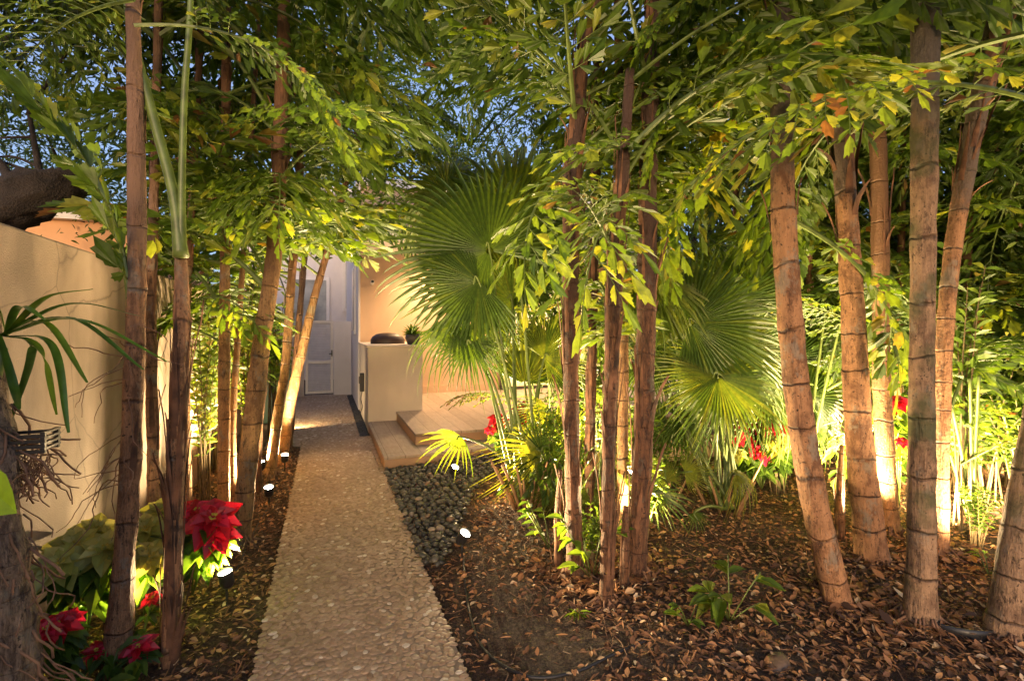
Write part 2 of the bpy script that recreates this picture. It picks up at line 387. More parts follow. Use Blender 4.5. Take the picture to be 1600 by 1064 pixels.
# boundary wall on the left
WX = -1.27
gw = MB(); gw.box(WX - .18, WX, 0.1, 11.2, -.15, 2.05)
o = bevel(gw.build('garden_wall', M_gwall), .012); tag(o, 'tall tan rendered boundary wall running along the left bed', 'wall')
# house
hs = thing('house', 'two-tone stucco house with a warm orange wall behind the deck', 'house', (.62, 10.2, 0))
def hbox(mb, x0, x1, y0, y1, z0, z1, mat=0): return mb.box(x0 - .62, x1 - .62, y0 - 10.2, y1 - 10.2, z0, z1, mat)
mb = MB(); hbox(mb, .64, 6.9, 10.2, 16.5, -.1, 4.5); mb.build('wall', M_house, hs)
mb = MB(); hbox(mb, .60, .637, 10.17, 16.5, -.1, 4.5); tag(mb.build('wall', M_white, hs), 'white rendered side wall')
mb = MB(); hbox(mb, .56, 7.0, 10.1, 16.6, 4.502, 4.66); mb.build('roof', M_trim, hs)
mb = MB(); hbox(mb, .56, .597, 11.0, 11.9, 1.5, 3.0); wn = mb.build('window', M_trim, hs)
mb = MB(); hbox(mb, .552, .558, 11.08, 11.82, 1.58, 2.92); mb.build('pane', m_glass, wn)
mb = MB()
for x in (3.6, 4.55, 5.5, 6.45): hbox(mb, x, x + .06, 10.12, 10.196, .27, 2.5)
hbox(mb, 3.6, 6.51, 10.11, 10.19, 2.5, 2.58); hbox(mb, 3.6, 6.51, 10.1, 10.19, .27, .33); dr = mb.build('sliding_door', M_dkmetal, hs)
mb = MB(); hbox(mb, 3.67, 6.44, 10.15, 10.18, .335, 2.49)
m_pane, N, L, b = new_mat('lit_pane'); co = objco(N, L, (.8, 1, 1.2)); n = tex(N, L, 'Noise', 1.6, co, Detail=3)
c = ramp(N, L, n.outputs[0], [(.35, (.7, .3, .09)), (.5, (1, .62, .2)), (.65, (1, .78, .42))])
b.inputs['Base Color'].default_value = (.1, .08, .06, 1); L.new(c, b.inputs['Emission Color']); b.inputs['Emission Strength'].default_value = .55; b.inputs['Roughness'].default_value = .1
mb.build('pane', m_pane, dr)
mb = MB(); hbox(mb, 1.55, 3.55, 10.16, 10.196, .27, .42); mb.build('skirting', M_house, hs)
mb = MB()
for x in (3.0, 4.6, 6.2): pass
hbox(mb, .64, 7.0, 8.6, 10.098, 3.15, 3.3); eave = mb.build('eave', M_trim, hs)
# downlights in the eave over the deck
M_lens = emis('downlight_lens', (1, .75, .42), 14)
for x, yy, e in ((2.15, 9.65, 75), (4.3, 9.5, 75), (6.1, 9.4, 60)):
    f = MB(); f.lathe([(.001, 3.142), (.05, 3.142)], 16, 0, (x - .62, yy - 10.2, 0)); f.lathe([(.05, 3.142), (.065, 3.13), (.07, 3.149)], 16, 1, (x - .62, yy - 10.2, 0))
    dl = f.build('downlight', [M_lens, M_trim], hs)
    ld = bpy.data.lights.new('downlight_lamp', 'SPOT'); ld.energy = e * 1.6; ld.spot_size = R(150); ld.spot_blend = .8; ld.shadow_soft_size = .05; ld.color = (1, .66, .32)
    lo = bpy.data.objects.new('lamp', ld); COL.objects.link(lo); lo.parent = dl; lo.location = (x - .62, yy - 10.2, 3.12)
# security camera with conduit
sc = thing('security_camera', 'small white security camera high on the orange wall with conduit', 'camera', P(581, 443, 9.93))
mb = MB(); mb.lathe([(.001, .0), (.05, .0), (.055, .015), (.05, .03), (.03, .05)], 16, 0, (0, 0, 0), Matrix.Rotation(R(90), 3, 'X')); mb.build('mount', M_trim, sc, True)
mb = MB(); mb.lathe([(.001, .13), (.035, .13), (.038, .1), (.038, 0), (.02, -.02), (.001, -.02)], 16, 0, (0, -.05, -.02), Matrix.Rotation(R(70), 3, 'X') @ Matrix.Rotation(R(25), 3, 'Z')); mb.build('housing', M_trim, sc, True)
mb = MB(); mb.lathe([(.001, .135), (.025, .134), (.03, .128)], 16, 0, (0, -.052, -.02), Matrix.Rotation(R(70), 3, 'X')); mb.build('lens', M_black, sc, True)
mb = MB(); mb.tube([(0, .0, -.04), (0, .0, -1.3)], .008, 6); mb.build('conduit', M_trim, sc, True)

# low parapet wall with planter top
mb = MB(); mb.box(.62, 1.49, 8.05, 10.165, -.1, 1.31); mb.box(.60, 1.51, 8.03, 10.165, 1.312, 1.35)
tag(bevel(mb.build('low_wall', M_low), .01), 'waist-high plastered wall block standing beside the deck steps', 'wall')
# deck with lower step
m_deck, N, L, b = new_mat('deck_tile')
co = objco(N, L); sp = N.new('ShaderNodeSeparateXYZ'); L.new(co, sp.inputs[0])
fx = math_n(N, L, 'FRACT', math_n(N, L, 'MULTIPLY', sp.outputs[0], 5.0)); row = math_n(N, L, 'FLOOR', math_n(N, L, 'MULTIPLY', sp.outputs[0], 5.0))
fy = math_n(N, L, 'FRACT', math_n(N, L, 'ADD', math_n(N, L, 'MULTIPLY', sp.outputs[1], .83), math_n(N, L, 'MULTIPLY', row, .37)))
jx = math_n(N, L, 'LESS_THAN', fx, .035); jy = math_n(N, L, 'LESS_THAN', fy, .008)
jt = math_n(N, L, 'MAXIMUM', jx, jy)
wn_ = N.new('ShaderNodeTexWhiteNoise'); wn_.noise_dimensions = '1D'; L.new(row, wn_.inputs['W'])
n = tex(N, L, 'Noise', 9, objco(N, L, (4, .6, 1)), Detail=6)
c = ramp(N, L, n.outputs[0], [(.3, (.32, .24, .18)), (.7, (.43, .34, .27))])
c = mixc(N, L, 1, c, ramp(N, L, wn_.outputs[0], [(0, (.86,) * 3), (1, (1.08,) * 3)]), 'MULTIPLY')
c = mixc(N, L, jt, c, (.14, .09, .06))
L.new(c, b.inputs['Base Color']); b.inputs['Roughness'].default_value = .42
bump(N, L, b, math_n(N, L, 'SUBTRACT', 1, jt), .5, .003)
M_riser = plain('step_riser', (.33, .2, .12), .6, var=.1)
dk = thing('deck', 'raised tiled deck in front of the house with one lower step', 'deck', (1.06, 6.22, 0))
mb = MB(); mb.box(0, 9.5, 0, 3.975, .235, .27); mb.box(.445, 9.5, 3.975, 3.977, .2, .27); bevel(mb.build('tile_top', m_deck, dk), .004)
mb = MB(); mb.box(.006, 9.49, .006, 3.97, -.1, .232); mb.build('riser', M_riser, dk)
mb = MB(); mb.box(-.44, 4.0, -.47, -.0, .10, .133); mb.box(-.44, 0.0, 0.0, 1.82, .10, .133)
st = bevel(mb.build('step', m_deck, dk), .004)
mb = MB(); mb.box(-.434, 3.99, -.464, .0, -.1, .097); mb.box(-.434, -.004, 0.003, 1.815, -.1, .097); mb.build('riser', M_riser, st)

# water basin to the right of the steps
bs = thing('water_basin', 'low square water basin with warm brown coping behind the fan palms', 'basin', (2.8, 4.75, 0))
mb = MB(); mb.box(0, 2.6, 0, .22, .24, .30); mb.box(0, 2.6, 1.18, 1.4, .24, .30); mb.box(0, .22, .22, 1.18, .24, .30); mb.box(2.38, 2.6, .22, 1.18, .24, .30)
bevel(mb.build('coping', M_riser, bs), .005)
mb = MB(); mb.box(.03, 2.57, .03, .19, -.1, .238); mb.box(.03, 2.57, 1.2, 1.37, -.1, .238); mb.box(.03, .2, .19, 1.2, -.1, .238); mb.box(2.4, 2.57, .19, 1.2, -.1, .238); mb.build('wall', M_house, bs)
m_wat, N, L, b = new_mat('water'); b.inputs['Base Color'].default_value = (.006, .014, .018, 1); b.inputs['Roughness'].default_value = .04; b.inputs['IOR'].default_value = 1.33
bump(N, L, b, tex(N, L, 'Noise', 9, objco(N, L), Detail=2).outputs[0], .15, .01)
mb = MB(); mb.add([(.2, .19, .2), (2.4, .19, .2), (2.4, 1.2, .2), (.2, 1.2, .2)], [(0, 1, 2, 3)]); mb.build('water', m_wat, bs)

# gate and pillar
gt = thing('garden_gate', 'grey louvred metal gate at the far end of the path', 'gate', (-.47, 12.7, 0))
mb = MB()
for x in (0, .57): mb.box(x, x + .06, 0, .05, .05, 1.82)
for z in (.05, .78, 1.76): mb.box(.061, .569, .002, .048, z, z + .06)
mb.build('frame', M_metal, gt)
mb = MB()
for k in range(40):
    z = .125 + k * .041
    if .74 < z < .85: continue
    mb.add([(.062, .008, z), (.568, .008, z), (.568, .032, z + .034), (.062, .032, z + .034), (.062, .012, z - .003), (.568, .012, z - .003), (.568, .036, z + .031), (.062, .036, z + .031)], [(0, 1, 2, 3), (4, 7, 6, 5), (0, 4, 5, 1), (2, 6, 7, 3)])
mb.build('louvre_panel', M_metal, gt)
mb = MB(); mb.box(.585, .61, -.03, 0, .95, 1.1); mb.box(.53, .6, -.045, -.03, 1.0, 1.02); mb.build('handle', M_black, gt)
mb = MB(); mb.box(.17, .58, 12.66, 12.9, -.1, 1.81); tag(bevel(mb.build('gate_pillar', M_white), .008), 'plain white pillar between the grey gate and the house', 'pillar')
mb = MB(); mb.box(-1.27, -.5, 12.66, 12.86, -.1, 1.7); tag(mb.build('gate_wall', M_low), 'short rendered wall left of the grey gate', 'wall')
# building beyond the gate
nb = thing('white_building', 'white building with framed window beyond the grey gate', 'building', (-2.5, 17, 0))
mb = MB(); mb.box(0, 6, 0, 4, -.1, 6.0); mb.build('wall', M_white, nb)
mb = MB()
for x0, x1, z0, z1 in ((1.3, 2.6, 1.6, 3.3), (3.0, 3.7, 2.2, 4.2)):
    mb = MB(); mb.box(x0, x1, -.05, -.002, z0, z1); wn = mb.build('window', M_trim, nb)
    mb = MB(); mb.box(x0 + .1, x1 - .1, -.058, -.052, z0 + .1, z1 - .1); mb.build('pane', M_pale_glass, wn)
mb = MB(); mb.box(-.2, 6.2, -.3, 4.2, 6.002, 6.2); mb.build('roof', M_trim, nb)
# neighbour beyond the left wall
nb = thing('orange_house', 'orange rendered neighbour house glimpsed over the left wall', 'house', (-7.0, 9.0, 0))
mb = MB(); mb.box(0, 4.2, 0, 5, -.1, 3.2); mb.build('wall', M_neigh, nb)
mb = MB(); mb.box(-.15, 4.35, -.15, 5.1, 3.202, 3.32); mb.build('roof', M_trim, nb)
mb = MB(); mb.box(2.6, 3.5, -.04, -.002, 1.5, 2.8); wn = mb.build('window', M_trim, nb)
mb = MB(); mb.box(2.68, 3.42, -.046, -.042, 1.58, 2.72); mb.build('pane', m_glass, wn)

# black meter box on the low wall side, cord hanging
mx = thing('socket_box', 'black outdoor socket box on the side of the low wall', 'socket', (.618, 8.9, .68))
mb = MB(); mb.box(-.07, 0, -.07, .07, -.16, .16); bevel(mb.build('housing', M_black, mx), .01)
mb = MB(); mb.box(-.085, -.071, -.045, .045, -.02, .1); mb.build('cover', M_dkmetal, mx)
mb = MB(); mb.tube(smooth_path([(-.03, 0, -.15), (-.05, .03, -.3), (-.03, -.04, -.42), (-.06, -.02, -.55), (-.02, .06, -.68)], 5), .007, 6); mb.build('cord', M_black, mx, True)
# dark bin by the far end of left palms
bn = thing('wheelie_bin', 'dark green bin standing by the path behind the left palms', 'bin', (-.8, 9.3, 0))
M_bin = plain('bin_plastic', (.015, .03, .022), .4, var=.1)
mb = MB(); mb.add([(-.2, -.22, .02), (.2, -.22, .02), (.2, .22, .02), (-.2, .22, .02), (-.25, -.28, .95), (.25, -.28, .95), (.25, .28, .95), (-.25, .28, .95)], [(3, 2, 1, 0), (0, 1, 5, 4), (1, 2, 6, 5), (2, 3, 7, 6), (3, 0, 4, 7), (4, 5, 6, 7)])
bevel(mb.build('body', M_bin, bn), .03, 3)
mb = MB(); mb.box(-.27, .27, -.3, .3, .953, 1.0); bevel(mb.build('lid', M_bin, bn), .02, 3)
for s_ in (-1, 1):
    mb = MB(); mb.lathe([(.001, -.02), (.09, -.02), (.09, .02), (.001, .02)], 16, 0, (.24 * s_, .24, .09), Matrix.Rotation(R(90), 3, 'Y')); mb.build('wheel', M_black, bn, True)
# covered dome on the low wall + potted agave
mb = MB(); mb.lathe([(.3, 0), (.3, .07), (.27, .13), (.2, .18), (.1, .2), (.001, .205)], 24, 0, (0, 0, 0))
o = mb.build('dome_cover', plain('brown_cover', (.06, .035, .025), .5, var=.3), None, True, P(606, 537, 8.7)); o.location.z = 1.35; o.scale = (1, .75, .95); tag(o, 'dark brown domed cover lying on top of the low wall', 'cover')

# ================================================================== PLANT KIT
Z = Vector((0, 0, 1))
FISH = [(0, 0), (.3, -.09), (.62, -.19), (1.0, -.2), (.84, -.08), (.88, -.02), (.74, .02), (.76, .09), (.6, .09), (.58, .15), (.28, .09)]
def leaflet(mb, o, d, nrm, ln, wd, tint, droop=.35, flip=1, outline=FISH):
    d = d.normalized(); s_ = d.cross(nrm)
    if s_.length < 1e-3: s_ = d.orthogonal()
    s_.normalize(); n = s_.cross(d)
    vs = []
    for x, y in outline:
        q = o + d * (x * ln) + s_ * (y * flip * wd * ln) + n * (abs(y) * .45 * wd * ln)
        q.z -= droop * ln * x * x; vs.append(q)
    k = len(outline)
    mb.add(vs, [(0, i, i + 1) for i in range(1, k - 1)], tint, 0)
def make_frond(seed, L_=2.2, droop=1.25, npin=11, bare=.22, lf=.15, sparse=0., tbase=.42):
    """bipinnate fishtail frond along +X, arching down; returns mesh, rachis points, chord"""
    rn = random.Random(seed); mb = MB()
    n = 26; pts = [Vector((0, 0, 0))]; side = 0
    bend = rn.uniform(-.25, .25)
    for i in range(n):
        t = i / n; a = -droop * t ** 1.4
        pts.append(pts[-1] + Vector((math.cos(a), math.sin(bend * t), math.sin(a))).normalized() * (L_ / n))
    mb.tube(pts, [.017 * (1 - .85 * (i / n)) + .002 for i in range(n + 1)], 6, .6, 1)
    def P_(t):
        f = t * n; i = min(n - 1, int(f)); return pts[i].lerp(pts[i + 1], f - i), (pts[i + 1] - pts[i]).normalized()
    for k in range(npin + 1):
        t = bare + (1 - bare) * (k / npin) ** .95
        for sd in ((-1, 1) if k < npin else (0,)):
            p, T = P_(min(.999, t + (rn.uniform(-.015, .015) if k < npin else 0)))
            side_v = Vector((0, 1, 0)); prof = math.sin(math.pi * min(1, .22 + .78 * (1 - (k / npin)) ** .8 * .95))
            plen = (.18 + .58 * prof) * L_ / 2.2 * rn.uniform(.85, 1.1)
            if sd == 0: d = T.copy(); plen = .35
            else:
                fw = .35 + .9 * (k / npin) ** 1.5
                d = (side_v * sd + T * fw + Vector((0, 0, rn.uniform(-.05, .35)))).normalized()
            q = p.copy(); m_ = max(4, int(plen / .052)); pp = [q.copy()]; dd = d.copy()
            for j in range(m_):
                dd = (dd + Vector((0, 0, -.05 - .03 * rn.random()))).normalized(); q = q + dd * (plen / m_); pp.append(q.copy())
            mb.tube(pp, [.005 * (1 - .7 * j / m_) for j in range(m_ + 1)], 4, .6, 1, False)
            up = (Z - dd * Z.dot(dd)).normalized()
            lt = rn.gauss(0, .09)
            for j in range(1, m_ + 1):
                if rn.random() < sparse: continue
                tdir = (pp[j] - pp[j - 1]).normalized(); lat = tdir.cross(up).normalized()
                s2 = 1 if j % 2 else -1
                if j == m_: dv = tdir; ll = lf * 1.35
                else: dv = tdir * rn.uniform(.7, 1.0) + lat * s2 * rn.uniform(.65, .95) + Z * rn.uniform(-.4, .2); ll = lf * rn.uniform(.75, 1.25)
                nv = (up + Vector((rn.uniform(-.5, .5), rn.uniform(-.5, .5), 0))).normalized()
                tt = min(.93, max(0, rn.gauss(tbase, .18) + lt)) if rn.random() > .006 else 1.0
                leaflet(mb, pp[j], dv, nv, ll, rn.uniform(1.05, 1.8), tt, rn.uniform(.1, .45), s2)
    me = mb.mesh('frond', [M_frond, M_pet])
    smp = []
    for t in (.3, .5, .7, .85, 1.0):
        p, T = P_(t * .999); smp += [p, p + Vector((0, .45 * L_ / 2.2, -.1)), p + Vector((0, -.45 * L_ / 2.2, -.1))]
    return me, smp, pts[-1].copy()
FR = [make_frond(i, 2.2, d_, npin, b_, l_, s_, tb) for i, (d_, npin, b_, l_, s_, tb) in enumerate([
    (1.25, 11, .22, .135, .1, .38), (1.6, 12, .25, .14, .12, .34), (.9, 10, .3, .135, .1, .44), (1.8, 12, .2, .13, .12, .36), (1.1, 9, .3, .15, .16, .48), (1.4, 11, .25, .12, .08, .42)])]
FR.append(make_frond(9, 2.2, .7, 14, .12, .085, .03, .62))
SF = [make_frond(20 + i, 1.1, d_, 6, .3, .13, .1, tb) for i, (d_, tb) in enumerate([(.8, .5), (1.3, .55), (.5, .6)])]   # small sucker fronds

# keep-clear windows in the view (places the photograph shows open): x0,y0,x1,y1, nearer than
CLEAR = [(455, 415, 650, 1100, 12), (430, 640, 800, 1100, 9), (0, 350, 165, 1100, 4.5), (640, 790, 1600, 1100, 6), (620, 215, 870, 640, 5.0),
         (0, 130, 85, 330, 12), (1072, 335, 1112, 395, 12), (775, 160, 815, 235, 12), (650, 110, 700, 165, 12),
         (1190, 210, 1560, 900, 3.6), (1030, 400, 1180, 720, 5.0), (885, 600, 1040, 900, 2.95), (878, 60, 925, 600, 3.0), (992, 0, 1034, 600, 2.98), (230, 520, 320, 1064, 3.6), (150, 250, 240, 1064, 3.4)]
def clear_ok(M, smp, near=1.5):
    for v in smp:
        q = proj(M @ v)
        if q is None: return False
        x, y, d = q
        if -60 < x < 1660 and -60 < y < 1100 and d < near: return False
        for x0, y0, x1, y1, dm in CLEAR:
            if x0 < x < x1 and y0 < y < y1 and d < dm: return False
    return True
def frond_between(parent, F, b, t, roll=0):
    me, smp, ch = F; v = Vector(t) - Vector(b); s_ = v.length / ch.length
    az = math.atan2(v.y, v.x); el = math.atan2(v.z, math.hypot(v.x, v.y)); ec = math.atan2(ch.z, math.hypot(ch.x, ch.y)); ac = math.atan2(ch.y, ch.x)
    M = Matrix.Translation(b) @ Matrix.Rotation(az, 4, 'Z') @ Matrix.Rotation(-el, 4, 'Y') @ Matrix.Rotation(roll, 4, 'X') @ Matrix.Rotation(ec, 4, 'Y') @ Matrix.Rotation(-ac, 4, 'Z') @ Matrix.Scale(s_, 4)
    return place('frond', me, parent, M)
def rand_frond(parent, F, b, az, el, sc_, near=1.5, rn=random):
    M = Matrix.Translation(b) @ Matrix.Rotation(az, 4, 'Z') @ Matrix.Rotation(-el, 4, 'Y') @ Matrix.Rotation(rn.uniform(-.4, .4), 4, 'X') @ Matrix.Scale(sc_, 4)
    if clear_ok(M, F[1], near): place('frond', F[0], parent, M); return True
    return False

def palm(label, pix, d0, lean, wid, mat, group, nfr=8, zfr=(2.6, 4.6), node=.26, sheath=0, seed=0, suck=0, zsuck=(1.7, 2.6), big=(.75, 1.15), stub=False, top_z=None, near=1.5):
    """a palm whose trunk passes the given pixels at depth d0 (+lean per pixel point); wid = widths in px"""
    rn = random.Random(seed)
    pts = [P(x, y, d0 + lean * i) for i, (x, y) in enumerate(pix)]
    rad = [.9 * w_ / 2 / FPX * (d0 + lean * i) / math.sqrt(1 + ((pix[i][0] - CX) / FPX) ** 2) for i, w_ in enumerate(wid)]
    pts[0].z = min(pts[0].z, gz(pts[0].x, pts[0].y) + .0) - .03
    if not stub:
        tz = top_z or rn.uniform(4.4, 5.6)
        if pts[-1].z < tz:
            dv = (pts[-1] - pts[-2]); dv = dv / max(.2, dv.z); pts.append(pts[-1] + dv * (tz - pts[-1].z)); rad.append(rad[-1] * .85)
    root = thing('fishtail_palm', label, 'palm', pts[0], group)
    sp = smooth_path(pts, 14 if not stub else 8); rr = lerp_list(rad, 14 if not stub else 8)
    # resample at 2.5cm for node bulges
    out = [sp[0]]; ro = [rr[0]]; nd = [rn.random()]; acc = 0
    cum = [0]
    for i in range(1, len(sp)): cum.append(cum[-1] + (sp[i] - sp[i - 1]).length)
    tot = cum[-1]; step = .03; s_ = 0; j = 0; o_, r_, nn = [], [], []
    off = rn.random()
    while s_ < tot:
        while cum[j + 1] < s_: j += 1
        f = (s_ - cum[j]) / max(1e-6, cum[j + 1] - cum[j]); p = sp[j].lerp(sp[j + 1], f); r0 = rr[j] + (rr[j + 1] - rr[j]) * f
        nv = off + (s_ / node) * (1.0 if s_ > 1 else 1.3 - .3 * s_) if s_ <= 1 else off + 1 / node + (s_ - 1) / (node * (1 + .12 * (s_ - 1)))
        fr = abs((nv % 1) - .5) * 2
        flare = 1 + .3 * math.exp(-s_ / .08)
        r1 = r0 * flare * (1 + .045 * fr ** 12 - .02 * (1 - fr)) * (1 + .07 * noise.noise(Vector((p.x * 3, p.y * 3, p.z * 4 + seed))))
        o_.append(p); r_.append(r1); nn.append(nv + .22 * noise.noise(Vector((seed * 3.1, s_ * 1.7, 0)))); s_ += step
    mb = MB(); mb.tube(local(o_, root), r_, 22, .5, 0, True, nn, 1.0, {'fibrous_bark': .2, 'tan_bark': .13}.get(mat.name, .07))
    if sheath:
        for k in range(int(sheath * 1.5)):
            i = int(rn.uniform(.06 if mat.name in ('fibrous_bark', 'tan_bark') or stub else .5, .97) * (len(o_) - 22)); ln = rn.randint(5, 20); q = rn.uniform(0, 6.28); T = (o_[min(len(o_) - 1, i + ln)] - o_[i]).normalized()
            a = T.orthogonal().normalized(); bq = T.cross(a); w0 = rn.uniform(.12, .55); L_ = []; Rr = []; Cc = []
            lift = rn.uniform(0.05, .4) if rn.random() < .5 else rn.uniform(.4, 1.7)
            for h in range(0, ln + 1):
                ii = min(len(o_) - 1, i + h); t = h / ln; rr_ = r_[ii] * (1.03 + lift * t ** 2); ww = w0 * (1 - t ** 1.5) * (.8 + .3 * rn.random())
                for lst, qq, ex in ((L_, q - ww, 1), (Cc, q, 1.08), (Rr, q + ww, 1)): lst.append(o_[ii] + (a * math.cos(qq) + bq * math.sin(qq)) * rr_ * ex)
            n_ = ln + 1; vs = local(L_ + Cc + Rr, root)
            mb.add(vs, [(h, h + 1, n_ + h + 1, n_ + h) for h in range(ln)] + [(n_ + h, n_ + h + 1, 2 * n_ + h + 1, 2 * n_ + h) for h in range(ln)], .5, 1)
    mb.build('trunk', [mat, M_sheath], root, True)
    mb = MB(); c0 = pts[0]
    for k in range(0 if stub else 34):
        a = rn.uniform(0, 6.28); rb = r_[2] * .95; p = Vector((c0.x + math.cos(a) * rb, c0.y + math.sin(a) * rb, c0.z + rn.uniform(.03, .12))); pp = [p]; ln = rn.uniform(.03, .13)
        for j in range(1, 5):
            q_ = Vector((c0.x + math.cos(a + .1 * j * rn.uniform(-1, 1)) * (rb + ln * j / 4), c0.y + math.sin(a) * (rb + ln * j / 4), 0)); gl = gz(q_.x, q_.y); q_.z = max(gl + .004 - .03 * (j == 4), p.z + (gl - p.z) * (j / 3)); pp.append(q_)
        mb.tube(local(pp, root), [.0065, .006, .005, .004, .003], 5)
    if not stub: mb.build('root_mat', M_root, root, True)
    def pt_z(z):
        for a, b in zip(o_, o_[1:]):
            if a.z <= z <= b.z: return a.lerp(b, (z - a.z) / max(1e-5, b.z - a.z))
        return o_[-1]
    c = 0; tries = 0
    while c < nfr and tries < nfr * 14:
        tries += 1
        z = rn.uniform(*zfr); el = rn.uniform(.2, 1.15)
        if rand_frond(root, rn.choice(FR), pt_z(z), rn.uniform(0, 6.28), el, rn.uniform(*big), near, rn): c += 1
    c = 0; tries = 0
    while c < suck and tries < suck * 14:
        tries += 1
        if rand_frond(root, rn.choice(SF), pt_z(rn.uniform(*zsuck)), rn.uniform(0, 6.28), rn.uniform(.1, 1.0), rn.uniform(.6, 1.15), near * .85, rn): c += 1
    return root, pt_z
GR, GM, GL = 'ringed palms in the right clump', 'slender palms in the middle clump', 'palms along the left wall'
# right clump
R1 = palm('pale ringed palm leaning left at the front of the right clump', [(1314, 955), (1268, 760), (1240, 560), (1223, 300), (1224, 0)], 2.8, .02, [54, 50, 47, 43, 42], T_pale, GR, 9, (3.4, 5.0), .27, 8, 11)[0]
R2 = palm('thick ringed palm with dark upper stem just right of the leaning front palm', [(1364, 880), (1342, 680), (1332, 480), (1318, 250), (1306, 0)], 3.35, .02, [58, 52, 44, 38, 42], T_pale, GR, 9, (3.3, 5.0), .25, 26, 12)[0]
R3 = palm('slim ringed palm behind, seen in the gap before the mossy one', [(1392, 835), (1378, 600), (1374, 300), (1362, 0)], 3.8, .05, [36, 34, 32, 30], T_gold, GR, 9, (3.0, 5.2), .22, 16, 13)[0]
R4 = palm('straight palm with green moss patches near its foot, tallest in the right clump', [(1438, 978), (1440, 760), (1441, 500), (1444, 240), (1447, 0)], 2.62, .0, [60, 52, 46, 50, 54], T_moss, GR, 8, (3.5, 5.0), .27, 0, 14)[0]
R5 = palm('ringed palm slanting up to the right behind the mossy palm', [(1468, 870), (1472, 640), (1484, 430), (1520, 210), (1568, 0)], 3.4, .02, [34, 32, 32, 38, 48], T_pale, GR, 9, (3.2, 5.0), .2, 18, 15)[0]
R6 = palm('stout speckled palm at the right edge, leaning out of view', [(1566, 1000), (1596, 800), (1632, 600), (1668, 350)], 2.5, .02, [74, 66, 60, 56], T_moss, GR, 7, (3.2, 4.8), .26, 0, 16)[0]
palm('thin dry stump between the two palms left of the mossy one', [(1313, 850), (1312, 760), (1316, 690)], 3.7, .0, [17, 14, 8], T_gold, GR, 0, node=.15, seed=17, stub=True, sheath=10)
palm('golden slim palm far behind the slanting right palm', [(1502, 800), (1506, 560), (1512, 300), (1512, 0)], 4.6, .05, [24, 22, 22, 22], T_gold, GR, 10, (2.6, 5.6), .22, 6, 18, 4, (2.2, 3.2))
for a in (('tall slim background palm left of the thick ringed one', [(1272, 760), (1268, 560), (1262, 300), (1262, 60)], 5.2, 81), ('slim background palm in the gap left of the mossy one', [(1402, 765), (1404, 560), (1410, 300), (1412, 60)], 5.0, 82),
          ('slim background palm just right of the slanting one', [(1540, 760), (1546, 560), (1556, 330), (1560, 60)], 5.2, 83), ('slim background palm close to the right edge', [(1592, 780), (1590, 560), (1586, 300), (1590, 60)], 4.8, 84),
          ('far slim background palm beside the bright fan leaves', [(1165, 715), (1160, 500), (1150, 300), (1150, 60)], 6.2, 85), ('far slim background palm between the mossy and slanting stems', [(1492, 735), (1494, 500), (1496, 300), (1500, 60)], 5.8, 86)):
    palm(a[0], a[1], a[2], .05, [15, 14, 13, 11], T_gold, 'slim palms behind the right clump', 15, (1.7, 5.0), .2, 4, a[3], 10, (.9, 2.6), (.6, 1.0), near=3.8)
# middle clump
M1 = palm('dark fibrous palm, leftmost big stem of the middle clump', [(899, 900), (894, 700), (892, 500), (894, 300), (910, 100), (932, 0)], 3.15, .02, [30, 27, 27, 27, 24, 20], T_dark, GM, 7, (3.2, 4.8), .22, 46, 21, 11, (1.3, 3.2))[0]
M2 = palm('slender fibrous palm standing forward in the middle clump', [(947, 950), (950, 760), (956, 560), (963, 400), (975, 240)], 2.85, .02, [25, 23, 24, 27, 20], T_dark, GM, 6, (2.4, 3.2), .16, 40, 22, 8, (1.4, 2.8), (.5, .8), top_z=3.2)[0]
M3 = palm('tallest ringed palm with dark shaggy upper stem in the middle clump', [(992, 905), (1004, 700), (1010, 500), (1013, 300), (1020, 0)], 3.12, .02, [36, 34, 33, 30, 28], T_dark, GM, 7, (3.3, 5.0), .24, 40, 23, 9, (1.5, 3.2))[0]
palm('golden ringed palm seen between the two rightmost stems of the middle clump', [(972, 880), (973, 700), (974, 520), (970, 300)], 3.6, .05, [20, 20, 18, 16], T_gold, GM, 6, (2.4, 4.2), .2, 6, 24, 5, (2.0, 3.0), (.6, .9), top_z=4.4)
palm('thin brown palm behind the dark leftmost stem of the middle clump', [(920, 850), (922, 690), (925, 520), (928, 380)], 3.9, .03, [19, 18, 17, 16], T_dark, GM, 6, (2.3, 4.2), .2, 30, 25, 6, (1.9, 3.0), (.6, .9), top_z=4.3)
palm('broken brown stub at the left foot of the middle clump', [(872, 880), (872, 800), (876, 730)], 3.3, .0, [15, 13, 6], T_dark, GM, 0, node=.15, seed=26, stub=True, sheath=10)
palm('short dry stub among the roots of the middle clump', [(975, 935), (977, 860), (978, 790)], 3.0, .0, [17, 15, 9], T_dark, GM, 0, node=.12, seed=27, stub=True, sheath=8)
